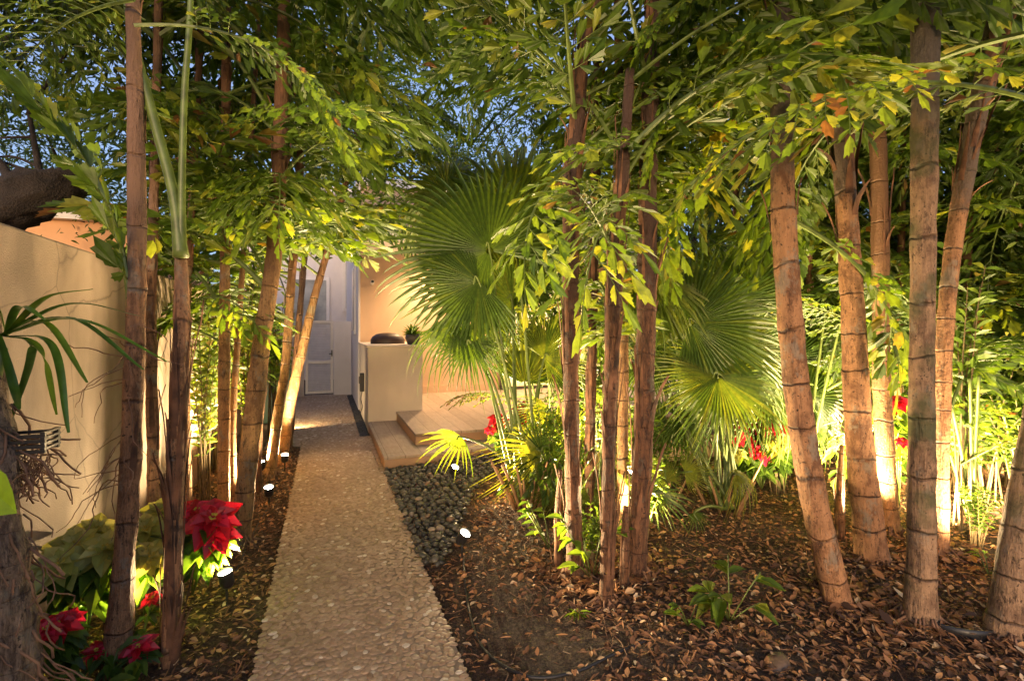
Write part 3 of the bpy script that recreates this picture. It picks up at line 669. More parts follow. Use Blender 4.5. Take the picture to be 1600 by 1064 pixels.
# left row
L1_, ptL1 = palm('near palm with smooth lower trunk standing by the yellow poinsettias', [(176, 1085), (196, 850), (207, 640), (214, 430), (213, 230), (209, 60)], 2.25, .03, [54, 42, 40, 34, 33, 28], T_left, GL, 7, (3.0, 4.4), .24, 6, 31)
L2_, ptL2 = palm('split-bark near palm whose two long green leaf stalks fork upward', [(262, 1075), (272, 850), (278, 650), (284, 500), (282, 385)], 2.35, .03, [36, 32, 30, 31, 20], T_left, GL, 0, node=.3, seed=32, sheath=60, stub=True)
palm('brown palm half hidden behind the forked-stalk palm', [(242, 790), (238, 650), (236, 500), (240, 330)], 3.35, .05, [25, 22, 20, 18], T_left, GL, 7, (2.6, 4.6), .22, 20, 33, 3, (2.2, 3))
palm('short palm against the wall right of the forked-stalk palm', [(294, 770), (290, 640), (291, 500), (298, 360)], 3.9, .05, [18, 17, 16, 14], T_gold, GL, 7, (2.4, 4.6), .2, 8, 34, 8, (1.5, 3))
palm('upright palm with a dark upper stem left of the big slanting one', [(349, 800), (350, 650), (351, 500), (352, 330)], 3.9, .05, [24, 22, 20, 18], T_gold, GL, 7, (2.5, 4.8), .22, 18, 35, 11, (1.4, 3))
palm('big golden palm slanting right over the path side spotlights', [(374, 850), (392, 680), (408, 540), (430, 380), (440, 150), (444, 0)], 3.7, .06, [36, 34, 32, 27, 25, 22], T_gold, GL, 9, (3.0, 5.2), .24, 12, 36, 11, (1.6, 3.4))
palm('thin cane palm touching the left side of the slanting palm', [(366, 800), (364, 660), (372, 520), (380, 400)], 4.25, .05, [13, 12, 12, 10], T_gold, GL, 5, (2.3, 4), .18, 6, 37, 8, (1.8, 2.8), (.5, .8))
palm('dark-footed thin palm right behind the slanting palm', [(402, 770), (404, 680), (412, 590), (424, 450)], 4.6, .05, [15, 14, 13, 12], T_dark, GL, 6, (2.4, 4.4), .2, 16, 38, 8, (1.9, 2.8), (.6, .9))
palm('pair-leaning golden palm, left of the last two by the path', [(421, 728), (434, 650), (446, 570), (456, 430)], 5.3, .08, [20, 18, 16, 15], T_gold, GL, 7, (2.6, 5), .22, 6, 39, 8, (2, 3), (.7, 1))
palm('last dark-stemmed palm of the left row, leaning towards the gate', [(440, 705), (456, 620), (474, 540), (490, 470), (515, 380)], 5.9, .1, [20, 18, 17, 14, 12], T_gold, GL, 8, (2.4, 5), .22, 10, 40, 8, (1.9, 2.6), (.6, .95))
palm('slim palm close behind the last leaning one near the bin', [(449, 690), (458, 620), (466, 520), (476, 400)], 6.4, .1, [14, 13, 12, 10], T_dark, GL, 7, (2.6, 5), .2, 10, 41, 3, (2.1, 3), (.6, 1))
# two bare stalks above the forked palm
for k, (pp, ww) in enumerate((([(283, 402), (270, 300), (236, 170), (205, 40), (170, -220)], .017), ([(284, 402), (284, 300), (288, 150), (297, 20), (306, -220)], .012))):
    q = smooth_path([P(x, y, 2.42) for x, y in pp], 8); mb = MB(); mb.tube(local(q, L2_), [ww * (1.5 - i / len(q) * .5) * (1 + .45 * math.exp(-i / 3)) for i in range(len(q))], 10, .6)
    st_ = mb.build('leaf_stalk', M_pet, L2_, True)
    e = q[-1]; frond_between(L2_, FR[(6, 2)[k]], e, e + Vector((-.6 + 1.3 * k, 1.0, .75)))
# aimed fronds
PA = {o['label'][:24]: o for o in bpy.data.objects if o.get('category') == 'palm'}
for root, F, b_, t_ in (
    (R6, FR[0], (1700, 120, 3.4), (1545, 430, 4.3)), (R6, FR[5], (1690, 60, 3.4), (1580, 300, 4.2)), (R5, FR[1], (1530, 130, 3.5), (1500, 380, 4.9)), (R5, FR[2], (1560, 30, 3.5), (1420, 260, 4.6)),
    (PA['slim background palm clo'], FR[4], (1590, 480, 5.0), (1530, 620, 4.4)), (PA['slim background palm jus'], FR[2], (1556, 520, 5.3), (1500, 640, 4.6)), (PA['tall slim background pal'], FR[2], (1262, 420, 5.3), (1330, 560, 4.8)),
    (PA['last dark-stemmed palm o'], FR[0], (540, 200, 6.1), (700, 190, 6.0)), (PA['last dark-stemmed palm o'], FR[5], (540, 150, 6.1), (650, 60, 6.3)), (M1, FR[1], (935, -60, 3.3), (735, 60, 4.2)), (M1, FR[5], (935, -120, 3.3), (700, 10, 4.6)),
    (M1, FR[3], (925, -20, 3.3), (725, 150, 4.2)), (PA['last dark-stemmed palm o'], FR[4], (540, 230, 6.1), (720, 255, 6.0)),
    (PA['big golden palm slanting'], FR[0], (444, 40, 4), (600, 230, 4.4)), (PA['big golden palm slanting'], FR[2], (444, -40, 4), (640, 40, 4.6)),
    (R5, FR[6], (1660, 170, 2.6), (1190, 200, 2.2)),     (R1, FR[5], (1224, 60, 2.85), (1020, 240, 3.1)), (R2, FR[4], (1306, 90, 3.3), (1040, 380, 3.6)),
    (R3, SF[0], (1240, 345, 3.4), (1400, 530, 3.2)), (R1, FR[2], (1224, -40, 2.85), (1010, 60, 2.9)),
    (M3, SF[1], (1010, 300, 3.1), (920, 420, 2.6)), (M1, SF[0], (893, 260, 3.1), (820, 400, 2.7)),
    (M3, SF[2], (1012, 250, 3.1), (900, 230, 2.6)), (M2, SF[0], (962, 400, 2.9), (900, 300, 2.5)),
    (L1_, SF[2], (206, 545, 2.3), (105, 200, 2.2)), (L1_, FR[5], (210, 40, 2.3), (520, 190, 2.5)), (L1_, FR[6], (209, 0, 2.3), (20, 120, 2.7)),    (L1_, FR[6], (209, -60, 2.3), (60, -20, 2.0))):
    frond_between(root, F, P(*b_), P(*t_))
# suckering fishtail clumps that fill the beds behind, fronds from the ground
def clump(label, px, py, n, h, seed, big=(.7, 1.1), near=3.4):
    rn = random.Random(seed); loc = G(px, py); loc.z = gz(loc.x, loc.y) - .02; root = thing('palm_clump', label, 'palm', loc, 'young suckering palm clumps in the background')
    mb = MB(); tips = []
    for k in range(5):
        a = rn.uniform(0, 6.28); e = Vector((math.cos(a) * .35, math.sin(a) * .35, h * rn.uniform(.5, 1))); q = smooth_path([(0, 0, 0), e * .5 + Vector((0, 0, .1)), e], 6); tips.append(e + loc); tips.append(e * .55 + loc)
        mb.tube(q, [.013 * (1.2 - .5 * i / len(q)) for i in range(len(q))], 7)
    mb.build('stem', M_pet, root, True); c = t = 0
    while c < n and t < n * 12:
        t += 1; c += rand_frond(root, rn.choice(FR), rn.choice(tips), rn.uniform(0, 6.28), rn.uniform(.2, 1.2), rn.uniform(*big), near, rn)
for a in (('leafy young palm clump at far right behind the shrubs', 1560, 735, 12, 2.4, 61), ('young palm clump behind the slanting right palm', 1490, 705, 12, 2.6, 62), ('young palm clump between thick and slim ringed palms', 1385, 690, 12, 2.4, 63),
          ('young palm clump behind the front right trunk', 1270, 685, 10, 2.8, 64), ('tall young palm clump at the back right corner', 1640, 680, 12, 3.2, 65), ('young palm clump behind the bright fan palm', 1170, 675, 10, 3.2, 66, (.6, .9)),
          ('young palm clump beyond the wall of the left bed', 330, 690, 9, 2.0, 67, (.5, .9)), ('young palm clump near the left path spotlights', 395, 685, 9, 2.3, 68, (.5, .85)), ('young palm clump close to the gate end', 440, 665, 9, 2.4, 69, (.5, .8)),
          ('bright young palm clump outside the right edge', 1700, 760, 10, 2.0, 70)): clump(*a)
for a in (('airy young palm clump just behind the right clump trunks', 1255, 775, 9, 1.9, 71, (.45, .75), 3.6), ('airy young palm clump left of the slim ringed palm', 1345, 760, 9, 2.1, 72, (.45, .75), 3.8),
          ('airy young palm clump right of the mossy palm', 1520, 830, 10, 1.7, 73, (.4, .7), 3.2), ('airy young palm clump behind the fibrous middle stems', 935, 770, 10, 1.9, 74, (.4, .65), 3.6),
          ('light young palm clump behind the leftmost dark middle palm', 860, 745, 8, 1.9, 75, (.4, .6), 4.0), ('airy young palm clump between slanting palm and right edge', 1600, 800, 10, 1.9, 76, (.45, .75), 3.2),
          ('airy young palm clump in the gap right of the tallest middle palm', 1075, 745, 7, 2.4, 77, (.4, .65), 4.4)): clump(*a)
# ------------------------------------------------------------------ fan palms
def make_fan(seed, span=300, nseg=40, R_=1.0, cost=.35, tipd=.35, split=.55, stiff=.1, tb=.45):
    """palmate leaf in XY plane, midrib +X, hastula at origin, normal +Z"""
    rn = random.Random(seed); mb = MB(); sp = R(span); vs = []; fs = []; ti = []
    def pos(r, a, extra=0, ridge=0):
        z = -cost * (r ** 2) * (.35 + .65 * abs(a) / (sp / 2)) - extra + ridge
        return Vector((r * math.cos(a) * R_, r * math.sin(a) * R_, z * R_))
    rs = [.03, .2, .38, split]
    for k in range(nseg):
        a0 = -sp / 2 + sp * k / nseg; a1 = a0 + sp / nseg; am = (a0 + a1) / 2
        ln = (1 - .22 * (abs(am) / (sp / 2)) ** 2) * rn.uniform(.84, 1.06); tt = min(1, max(0, rn.gauss(tb, .1)))
        o = len(vs)
        for r in rs:
            rd = r * sp / nseg * .55
            for a, g_ in ((a0, 0), (am, rd), (a1, 0)): vs.append(pos(r * ln if r > .3 else r, a, 0, g_))
        for i in range(len(rs) - 1):
            for j in (0, 1): fs.append((o + i * 3 + j, o + i * 3 + j + 1, o + (i + 1) * 3 + j + 1, o + (i + 1) * 3 + j))
        td = tipd * rn.uniform(.4, 1.6) * (1.8 if rn.random() < .15 else 1); tw = rn.uniform(-.08, .08)
        hw = (a1 - a0) / 2; p_ = o + (len(rs) - 1) * 3
        for i, (r, wf) in enumerate(((.68, .62), (.84, .4), (.94, .18))):
            r_ = split + (ln - split) * (r - split) / (1 - split) if r > split else r
            ex = td * max(0, (r - split) / (1 - split)) ** 2; rd = r * sp / nseg * .4 * wf; ac = am + tw * (r - split)
            w2 = hw * wf * split / r
            q = len(vs)
            for a, g_ in ((ac - w2, 0), (ac, rd), (ac + w2, 0)): vs.append(pos(r_, a, ex, g_))
            for j in (0, 1): fs.append((p_ + j, p_ + j + 1, q + j + 1, q + j))
            p_ = q
        q = len(vs); vs.append(pos(ln, am + tw * .5, td * 1.15)); fs += [(p_, p_ + 1, q), (p_ + 1, p_ + 2, q)]
        ti += [tt] * (len(vs) - o)
    mb.add(vs, fs, ti, 0)
    return mb.mesh('blade', [M_fan])
FAN = [make_fan(1, 300, 46, 1, .45, .4, .48), make_fan(2, 250, 40, 1, .75, .6, .42, tb=.55), make_fan(3, 290, 54, 1, .25, .18, .55, tb=.25), make_fan(4, 200, 32, 1, .55, .6, .38, tb=.85), make_fan(5, 160, 16, 1, .2, .2, .35, tb=.6), make_fan(6, 225, 48, 1, .2, .22, .52, tb=.58)]
def fan_leaf(root, me, h, tip, base, nrm=(0, -.5, 1), bow=.15, pr=.011):
    h, tip, base = Vector(h), Vector(tip), Vector(base)
    x = tip - h; s_ = x.length; x.normalize(); n = Vector(nrm); n = (n - x * n.dot(x)).normalized(); y = n.cross(x)
    M = Matrix(((x.x * s_, y.x * s_, n.x * s_, h.x), (x.y * s_, y.y * s_, n.y * s_, h.y), (x.z * s_, y.z * s_, n.z * s_, h.z), (0, 0, 0, 1)))
    bl = place('frond', me, root, M)
    mid = base.lerp(h, .55) + Vector((0, 0, bow)); q = smooth_path([base, mid, h, h + x * .06], 8)
    q = [M.inverted() @ v for v in q]
    mb = MB(); mb.tube(q, [pr * (1.5 - i / len(q)) / s_ for i in range(len(q))], 7, .5); pt = mb.build('petiole', M_pet, bl, True)
    return bl
def fan_palm(label, loc, leaves, stumps=0, seed=0):
    rn = random.Random(seed); loc = Vector(loc); loc.z = gz(loc.x, loc.y)
    root = thing('fan_palm', label, 'palm', loc, 'fan palms beside the deck')
    for me, h, t, nrm in leaves:
        fan_leaf(root, FAN[me], P(*h), P(*t), loc + Vector((rn.uniform(-.12, .12), rn.uniform(-.12, .12), .05)), nrm, rn.uniform(.0, .2))
    if stumps:
        mb = MB()
        for k in range(stumps):
            a = rn.uniform(0, 6.28); r = rn.uniform(.02, .14); p0 = Vector((r * math.cos(a), r * math.sin(a), -.03)); ln = rn.uniform(.25, .6)
            d = Vector((math.cos(a) * .5, math.sin(a) * .5, 1)).normalized(); mb.tube([p0, p0 + d * ln * .5, p0 + d * ln + Vector((0, 0, -.02))], [.024, .019, .011], 6, .5, 0, True, None, .6)
        mb.build('leaf_base', plain('dry_petiole_%d' % seed, (.36, .21, .1), .8, var=.35, scale=12, bumps=.4), root, True)
    return root
CAMN = (-.35, -.93, .35)
b1 = G(824, 792)
fan_palm('largest fan palm with dark arching leaves at the deck corner', b1, [
    (2, (765, 392, 4.6), (635, 262, 4.8), CAMN), (5, (748, 440, 4.5), (622, 498, 4.3), (-.3, -.93, .25)), (0, (800, 335, 5.0), (840, 165, 5.3), CAMN), (0, (700, 300, 5.3), (640, 230, 5.6), CAMN),
    (0, (722, 508, 4.6), (632, 552, 4.3), (-.3, -.5, .9)), (0, (735, 535, 4.4), (690, 588, 4.2), (-.2, -.8, .6)), (0, (800, 420, 5.3), (900, 330, 5.6), CAMN),
    (4, (722, 683, 4.4), (662, 712, 4.15), (.1, -.5, .9)), (3, (846, 706, 4.3), (775, 668, 4.2), (.1, -.9, .6)), (4, (846, 706, 4.3), (860, 640, 4.3), CAMN),
    (0, (860, 520, 5.2), (905, 600, 5.0), CAMN), (4, (820, 600, 4.9), (850, 450, 4.9), CAMN), (3, (870, 760, 4.2), (850, 810, 4.0), (-.2, -.9, .3)), (1, (700, 330, 5.2), (655, 260, 5.6), CAMN), (5, (800, 470, 4.9), (690, 420, 4.8), CAMN), (5, (850, 560, 4.8), (930, 510, 4.8), CAMN), (3, (860, 640, 4.6), (810, 700, 4.4), (0, -.8, .6)), (3, (880, 690, 4.5), (930, 640, 4.5), CAMN)], 22, 51)
b2 = G(1132, 800)
fan_palm('bright fan palm with pale yellow leaves between middle and right clumps', b2, [
    (5, (1078, 505, 4.2), (1275, 492, 4.0), CAMN), (5, (1122, 588, 4.0), (1262, 668, 3.7), (-.2, -.8, .6)), (5, (1010, 425, 4.5), (1172, 455, 4.2), (0, -.8, .6)),
    (0, (1120, 632, 4.4), (1118, 572, 4.5), CAMN), (5, (1122, 585, 4.05), (1035, 640, 3.9), (.1, -.8, .6)), (0, (1062, 656, 4.7), (1135, 690, 4.5), (-.1, -.6, .8)),
    (0, (1040, 655, 4.8), (1000, 705, 4.6), (-.2, -.8, .5)), (5, (1050, 530, 4.4), (1042, 440, 4.5), CAMN), (5, (1150, 470, 4.7), (1235, 370, 4.9), CAMN), (5, (1190, 600, 4.6), (1300, 690, 4.3), (-.1, -.8, .5)),
    (5, (985, 500, 4.8), (1085, 425, 4.8), CAMN), (5, (1150, 545, 4.4), (1275, 590, 4.2), CAMN), (5, (1100, 450, 4.9), (1205, 415, 4.9), CAMN), (5, (1010, 560, 4.7), (1090, 620, 4.5), (-.1, -.8, .5)),
    (3, (1150, 740, 3.9), (1205, 765, 3.8), (0, -.4, .9)), (4, (1085, 800, 3.7), (1100, 835, 3.6), CAMN)], 10, 52)
b3 = G(1045, 800)
fan_palm('young low fan palm with glowing leaves behind the middle clump', b3, [
    (3, (1070, 738, 3.9), (1120, 730, 3.8), CAMN), (3, (1040, 750, 3.8), (1035, 700, 3.9), CAMN), (4, (1020, 770, 3.7), (1090, 805, 3.5), (0, -.7, .8)), (1, (1010, 735, 3.9), (1060, 770, 3.7), CAMN), (3, (925, 760, 3.9), (880, 820, 3.8), CAMN)], 4, 53)
b4 = G(1235, 745)
fan_palm('tall green fan palm behind the front right trunk', b4, [
    (2, (1235, 560, 4.9), (1150, 480, 5.1), CAMN), (0, (1260, 620, 4.8), (1330, 560, 5.0), CAMN), (0, (1270, 520, 5.2), (1300, 420, 5.5), CAMN), (1, (1270, 660, 4.8), (1340, 700, 4.6), CAMN), (0, (1200, 420, 5.6), (1150, 350, 5.8), CAMN)], 6, 54)

# ------------------------------------------------------------------ broadleaf shrubs, trees
OVAL = [(0, 0), (.2, -.16), (.5, -.23), (.78, -.13), (1, 0), (.78, .13), (.5, .23), (.2, .16)]
LANCE = [(0, 0), (.25, -.1), (.55, -.12), (1, 0), (.55, .12), (.25, .1)]
def shrub_mesh(seed, h, r, nst, lpl, ll, outline=OVAL, wd=1.0, tb=.5, bare=.3, droop=.35, whorl=2):
    rn = random.Random(seed); mb = MB(); st = MB()
    for k in range(nst):
        a = rn.uniform(0, 6.28); rr = r * math.sqrt(rn.random()); hh = h * rn.uniform(.65, 1.05)
        p0 = Vector((rn.gauss(0, r * .12), rn.gauss(0, r * .12), 0)); p2 = Vector((rr * math.cos(a), rr * math.sin(a), hh)); p1 = p0.lerp(p2, .5) + Vector((-math.cos(a) * r * .12, -math.sin(a) * r * .12, h * .08))
        q = smooth_path([p0, p1, p2], 8); st.tube(q, [.008 * (1.3 - i / len(q)) for i in range(len(q))], 5, .5, 0, False)
        for j in range(lpl):
            t = bare + (1 - bare) * (j + rn.random()) / lpl; f = t * (len(q) - 1); i = min(len(q) - 2, int(f)); p = q[i].lerp(q[i + 1], f - i); T = (q[i + 1] - q[i]).normalized()
            for w_ in range(whorl):
                b_ = j * 1.2 + w_ * 6.28 / whorl + rn.uniform(-.5, .5); d = Vector((math.cos(b_), math.sin(b_), rn.uniform(-.1, .6))) + T * .4
                leaflet(mb, p, d, Z + Vector((rn.uniform(-.4, .4), rn.uniform(-.4, .4), 0)), ll * rn.uniform(.6, 1.2), wd, min(1, max(0, rn.gauss(tb, .18))), droop * rn.uniform(.4, 1.3), 1, outline)
    return mb.mesh('foliage', M_shrub), st.mesh('stem', M_stem)
SH = [shrub_mesh(1, 1.1, .5, 22, 12, .11, tb=.5), shrub_mesh(2, 1.5, .45, 20, 14, .13, LANCE, 1.3, .6), shrub_mesh(3, .8, .5, 20, 8, .14, tb=.45), shrub_mesh(4, 1.7, .6, 26, 16, .1, tb=.4),
      shrub_mesh(5, 1.6, .25, 9, 12, .17, LANCE, .8, .65, .35)]
def shrub(label, loc, k, s=1.0, sz=1.0, cat='shrub', name='garden_shrub', group=None, tilt=0):
    loc = Vector(loc); loc.z = gz(loc.x, loc.y) - .02
    o = thing(name, label, cat, loc, group); rot = random.uniform(0, 6.28)
    for nm, me in zip(('foliage', 'stem'), SH[k]):
        c = bpy.data.objects.new(nm, me); COL.objects.link(c); c.parent = o; c.scale = (s, s, s * sz); c.rotation_euler = (0, 0, rot)
    return o
GS = 'leafy shrubs filling the beds'
for lab, px, py, k, s_, sz in (
    ('bright leafy shrub behind the golden stem of the middle clump', 1000, 770, 0, .8, .9), ('small leafy shrub growing against the leftmost dark middle palm', 900, 800, 0, .5, 1.5),
    ('light green shrub behind the large fan palm petioles', 905, 745, 1, .85, 1.0), ('tall lime shrub behind the middle clump stems', 945, 725, 1, 1.1, 1.15),
    ('loose green shrub standing behind the bright fan palm', 1190, 735, 1, .9, 1.1), ('broad bright shrub right of the mossy palm', 1530, 790, 1, .9, 1.0),
    ('lime shrub filling the gap behind the mossy palm foot', 1480, 770, 0, .8, .9), ('tall bright shrub at the right edge behind the stout palm', 1590, 760, 3, 1.0, 1.05),
    ('dense shrub far behind the slim ringed palm', 1400, 700, 3, 1.1, 1.2), ('dense leafy shrub behind the thick ringed palm', 1310, 700, 3, 1.0, 1.0),
    ('wide light shrub in the back right corner', 1560, 690, 3, 1.5, 1.4), ('tall green shrub between slanting palm and right edge', 1500, 690, 1, 1.5, 1.5),
    ('yellow-green shrub under the fronds at far right', 1640, 700, 1, 1.5, 1.4), ('low shrub beside the bowl at the right', 1525, 860, 0, .35, 1.2), ('leafy shrub hugging the tallest middle palm', 1002, 858, 0, .42, 1.5), ('leafy shrub at the feet between dark and slender middle palms', 925, 880, 2, .3, 1.6),
    ('green shrub spilling right of the middle clump', 1040, 800, 0, .5, 1.0), ('bushy green shrub under the slanting palm background', 1480, 735, 0, 1.1, 1.2), ('bushy green shrub in front of the right edge thicket', 1590, 800, 0, .8, 1.3), ('airy tall shrub between mossy and slanting palms', 1500, 835, 4, .9, 1.5), ('light leafy shrub left of the front leaning palm', 1215, 770, 1, .6, 1.2), ('light leafy shrub behind the dark leftmost middle palm', 860, 790, 1, .5, 1.3)):
    shrub(lab, G(px, py), k, s_, sz, group=GS)
GB = 'bamboo-like cane shrubs by the left wall'
for lab, px, py, k, s_, sz in (('narrow cane shrub beside the wall behind the forked palm', 318, 765, 4, 1.0, 1.1), ('cane shrub with light leaves between wall and slanting palm', 335, 735, 4, 1.2, 1.2),
    ('cane shrub near the wall end behind the cane palm', 382, 720, 4, 1.2, 1.3), ('taller cane shrub behind the dark-footed palm', 398, 700, 4, 1.3, 1.4), ('cane shrub next to the last leaning palm', 424, 690, 4, 1.2, 1.2),
    ('wide cane shrub against the wall left of the upright palm', 300, 735, 1, 1.2, 1.25), ('leafy cane shrub between the slanting palm and its dark-footed neighbour', 392, 760, 4, .9, 1.5), ('low cane shrub at the foot of the short palm by the wall', 318, 800, 4, .7, 1.5)):
    shrub(lab, G(px, py), k, s_, sz, 'shrub', 'cane_shrub', GB)
def crown_mesh(seed, rx, rz, clumps, per, ls):
    rn = random.Random(seed); mb = MB()
    for c in range(clumps):
        while True:
            v = Vector((rn.uniform(-1, 1), rn.uniform(-1, 1), rn.uniform(-1, 1)))
            if .35 < v.length < 1: break
        c0 = Vector((v.x * rx, v.y * rx, v.z * rz)); cr = rn.uniform(.28, .5); tc = rn.gauss(.45, .12)
        for j in range(per):
            p = c0 + Vector((rn.gauss(0, cr), rn.gauss(0, cr), rn.gauss(0, cr * .6)))
            leaflet(mb, p, Vector((rn.gauss(0, 1), rn.gauss(0, 1), rn.gauss(-.2, .6))), Z + Vector((rn.uniform(-1, 1), rn.uniform(-1, 1), 0)), ls * rn.uniform(.6, 1.2), 1.2, min(1, max(0, rn.gauss(tc, .15))), .2, 1, LANCE)
    return mb.mesh('crown', M_far)
CR = [crown_mesh(1, 1.9, 1.7, 60, 90, .13), crown_mesh(2, 2.2, 1.4, 60, 85, .15), crown_mesh(3, 1.6, 2.1, 55, 90, .12)]
M_btrunk = plain('tree_bark', (.03, .022, .018), .9, var=.6, scale=6, bumps=.8, bdist=.02)
def tree(label, x, y, hc, k, s=1.0, roots=0, seed=0, r0=.14):
    rn = random.Random(seed); root = thing('broadleaf_tree', label, 'tree', (x, y, gz(x, y) - .05), 'background trees')
    c = bpy.data.objects.new('crown', CR[k]); COL.objects.link(c); c.parent = root; c.location = (0, 0, hc); c.scale = (s, s, s); c.rotation_euler = (0, 0, rn.uniform(0, 6.28))
    mb = MB(); top = Vector((rn.uniform(-.2, .2), rn.uniform(-.2, .2), hc * .8)); mb.tube(smooth_path([(0, 0, 0), Vector((rn.uniform(-.1, .1), 0, hc * .4)), top], 6), [r0 * (1.15 - .55 * i / 12) for i in range(13)], 10, .5)
    for q in range(6):
        a = q * 1.05 + rn.random(); st_ = top * rn.uniform(.65, 1); e = Vector((math.cos(a) * 1.4 * s, math.sin(a) * 1.4 * s, hc + rn.uniform(-.3, 1.0) * s)); mb.tube(smooth_path([st_, st_.lerp(e, .5) + Vector((0, 0, .2)), e], 5), [.06 * (1.1 - .9 * i / 10) for i in range(11)], 6)
    mb.build('trunk', M_btrunk, root, True)
    if roots:
        mb = MB()
        for q in range(roots):
            a = rn.uniform(0, 6.28); r = rn.uniform(.15, .8); p = Vector((r * math.cos(a), r * math.sin(a), hc - rn.uniform(0, .6))); z1 = rn.uniform(.0, hc * .5)
            mb.tube(smooth_path([p, p + Vector((rn.gauss(0, .05), rn.gauss(0, .05), -(p.z - z1) * .5)), (p.x + rn.gauss(0, .1), p.y + rn.gauss(0, .1), z1)], 4), rn.uniform(.008, .03), 5)
        mb.build('aerial_root', M_btrunk, root, True)
    return root
for a in (('dark fig tree with hanging aerial roots beyond the fan palms', 7.6, 8.4, 4.2, 0, 1.0, 26, 1, .22), ('tall tree far behind the right clump', 8.6, 6.3, 3.8, 1, 1.0, 6, 2),
          ('dense tree at the far right behind the stout palm', 8.8, 4.4, 3.9, 2, 1.0, 0, 3), ('low bushy tree in the right background near the shrubs', 6.6, 5.2, 2.5, 0, .7, 0, 4, .1),
          ('spreading tree filling the upper right corner', 7.2, 3.0, 4.6, 1, 1.0, 0, 5), ('tree behind the house corner above the deck roof', 8.8, 12.0, 5.5, 1, 1.2, 0, 6),
          ('tree rising behind the roof in the middle', 3.2, 19.5, 9.5, 0, 1.9, 0, 7), ('tall tree behind the white building', -0.5, 23, 10.5, 2, 2.2, 0, 8), ('wide tree behind the right end of the house', 8.0, 18.5, 8.5, 1, 1.8, 0, 17), ('tree beyond the left wall behind the leaning palms', -3.2, 9.6, 4.0, 0, .9, 0, 9),
          ('light tree over the left wall near the orange house', -3.6, 6.4, 4.9, 1, .75, 0, 10, .09), ('bushy low tree right of the fig tree', 9.6, 7.6, 2.4, 0, 1.0, 0, 12, .12),
          ('low bushy tree behind the deck end', 8.4, 10.4, 2.2, 2, .8, 0, 13, .1), ('bushy tree outside the right bed beyond the last shrub', 6.9, 2.6, 2.0, 0, .7, 0, 14, .1)): tree(*a)
# big dark leaning trunk over the left wall
bt = thing('leaning_tree', 'huge dark leaning trunk with bare branches behind the left wall', 'tree', (-3.6, 3.0, 0))
mb = MB(); q = [P(-150, 420, 3.6), P(-40, 345, 3.6), P(60, 300, 3.7), P(125, 285, 3.9)]; base = [Vector((-4.6, 2.6, -.1)), Vector((-4.5, 2.7, 1.2))]
mb.tube(local(smooth_path(base + q, 7), bt), lerp_list([.3, .28, .25, .22, .17, .1], 7), 24, .5, rough=.35)
mb.build('trunk', M_btrunk, bt, True)
mb = MB()
for pp, r_ in (([(30, 310, 3.7), (5, 262, 3.9), (-40, 215, 4.0)], .045), ([(66, 300, 3.7), (60, 262, 3.9), (52, 215, 4.0), (40, 150, 4.2)], .03), ([(50, 270, 3.9), (10, 255, 4.0), (-40, 240, 4)], .015), ([(62, 262, 3.9), (20, 245, 4), (-30, 250, 4)], .012), ([(52, 215, 4), (20, 215, 4), (-20, 218, 4)], .012), ([(45, 180, 4.1), (80, 120, 4.3), (120, 60, 4.4)], .02)):
    q = smooth_path([P(*v) for v in pp], 6); mb.tube(local(q, bt), [r_ * (1.1 - .7 * i / len(q)) for i in range(len(q))], 7)
mb.build('branch', M_btrunk, bt, True)
c = bpy.data.objects.new('crown', crown_mesh(9, 1.3, .9, 30, 60, .07)); COL.objects.link(c); c.parent = bt; c.location = P(20, 150, 5.4) - bt.location

# ------------------------------------------------------------------ poinsettias
BR = [(0, 0), (.22, -.13), (.42, -.27), (.62, -.22), (1, 0), (.62, .22), (.42, .27), (.22, .13)]
def head_mesh(seed, mat, r=.1):
    rn = random.Random(seed); mb = MB()
    for ring, (n, ln, el) in enumerate(((7, 1.0, -.05), (6, .8, .3), (5, .5, .8))):
        for k in range(n):
            a = 6.28 * k / n + ring * .5 + rn.uniform(-.15, .15); d = Vector((math.cos(a), math.sin(a), el + rn.uniform(-.15, .15)))
            leaflet(mb, Vector((0, 0, .006 * ring)), d, Z, r * ln * rn.uniform(.85, 1.1), 1.25, min(1, max(0, rn.gauss(.6, .2))), .25, 1, BR)
    for k in range(8):
        a = rn.uniform(0, 6.28); mb.lathe([(.001, .0), (.005, .004), (.004, .01), (.001, .012)], 6, 1, (math.cos(a) * .01, math.sin(a) * .01, .012))
    return mb.mesh('flower', [mat, plain('flower_eye_%d' % seed, (.45, .35, .03), .5)])
HR = [head_mesh(1, M_red), head_mesh(2, M_red)]; HP = [head_mesh(3, M_pale), head_mesh(4, M_pale)]
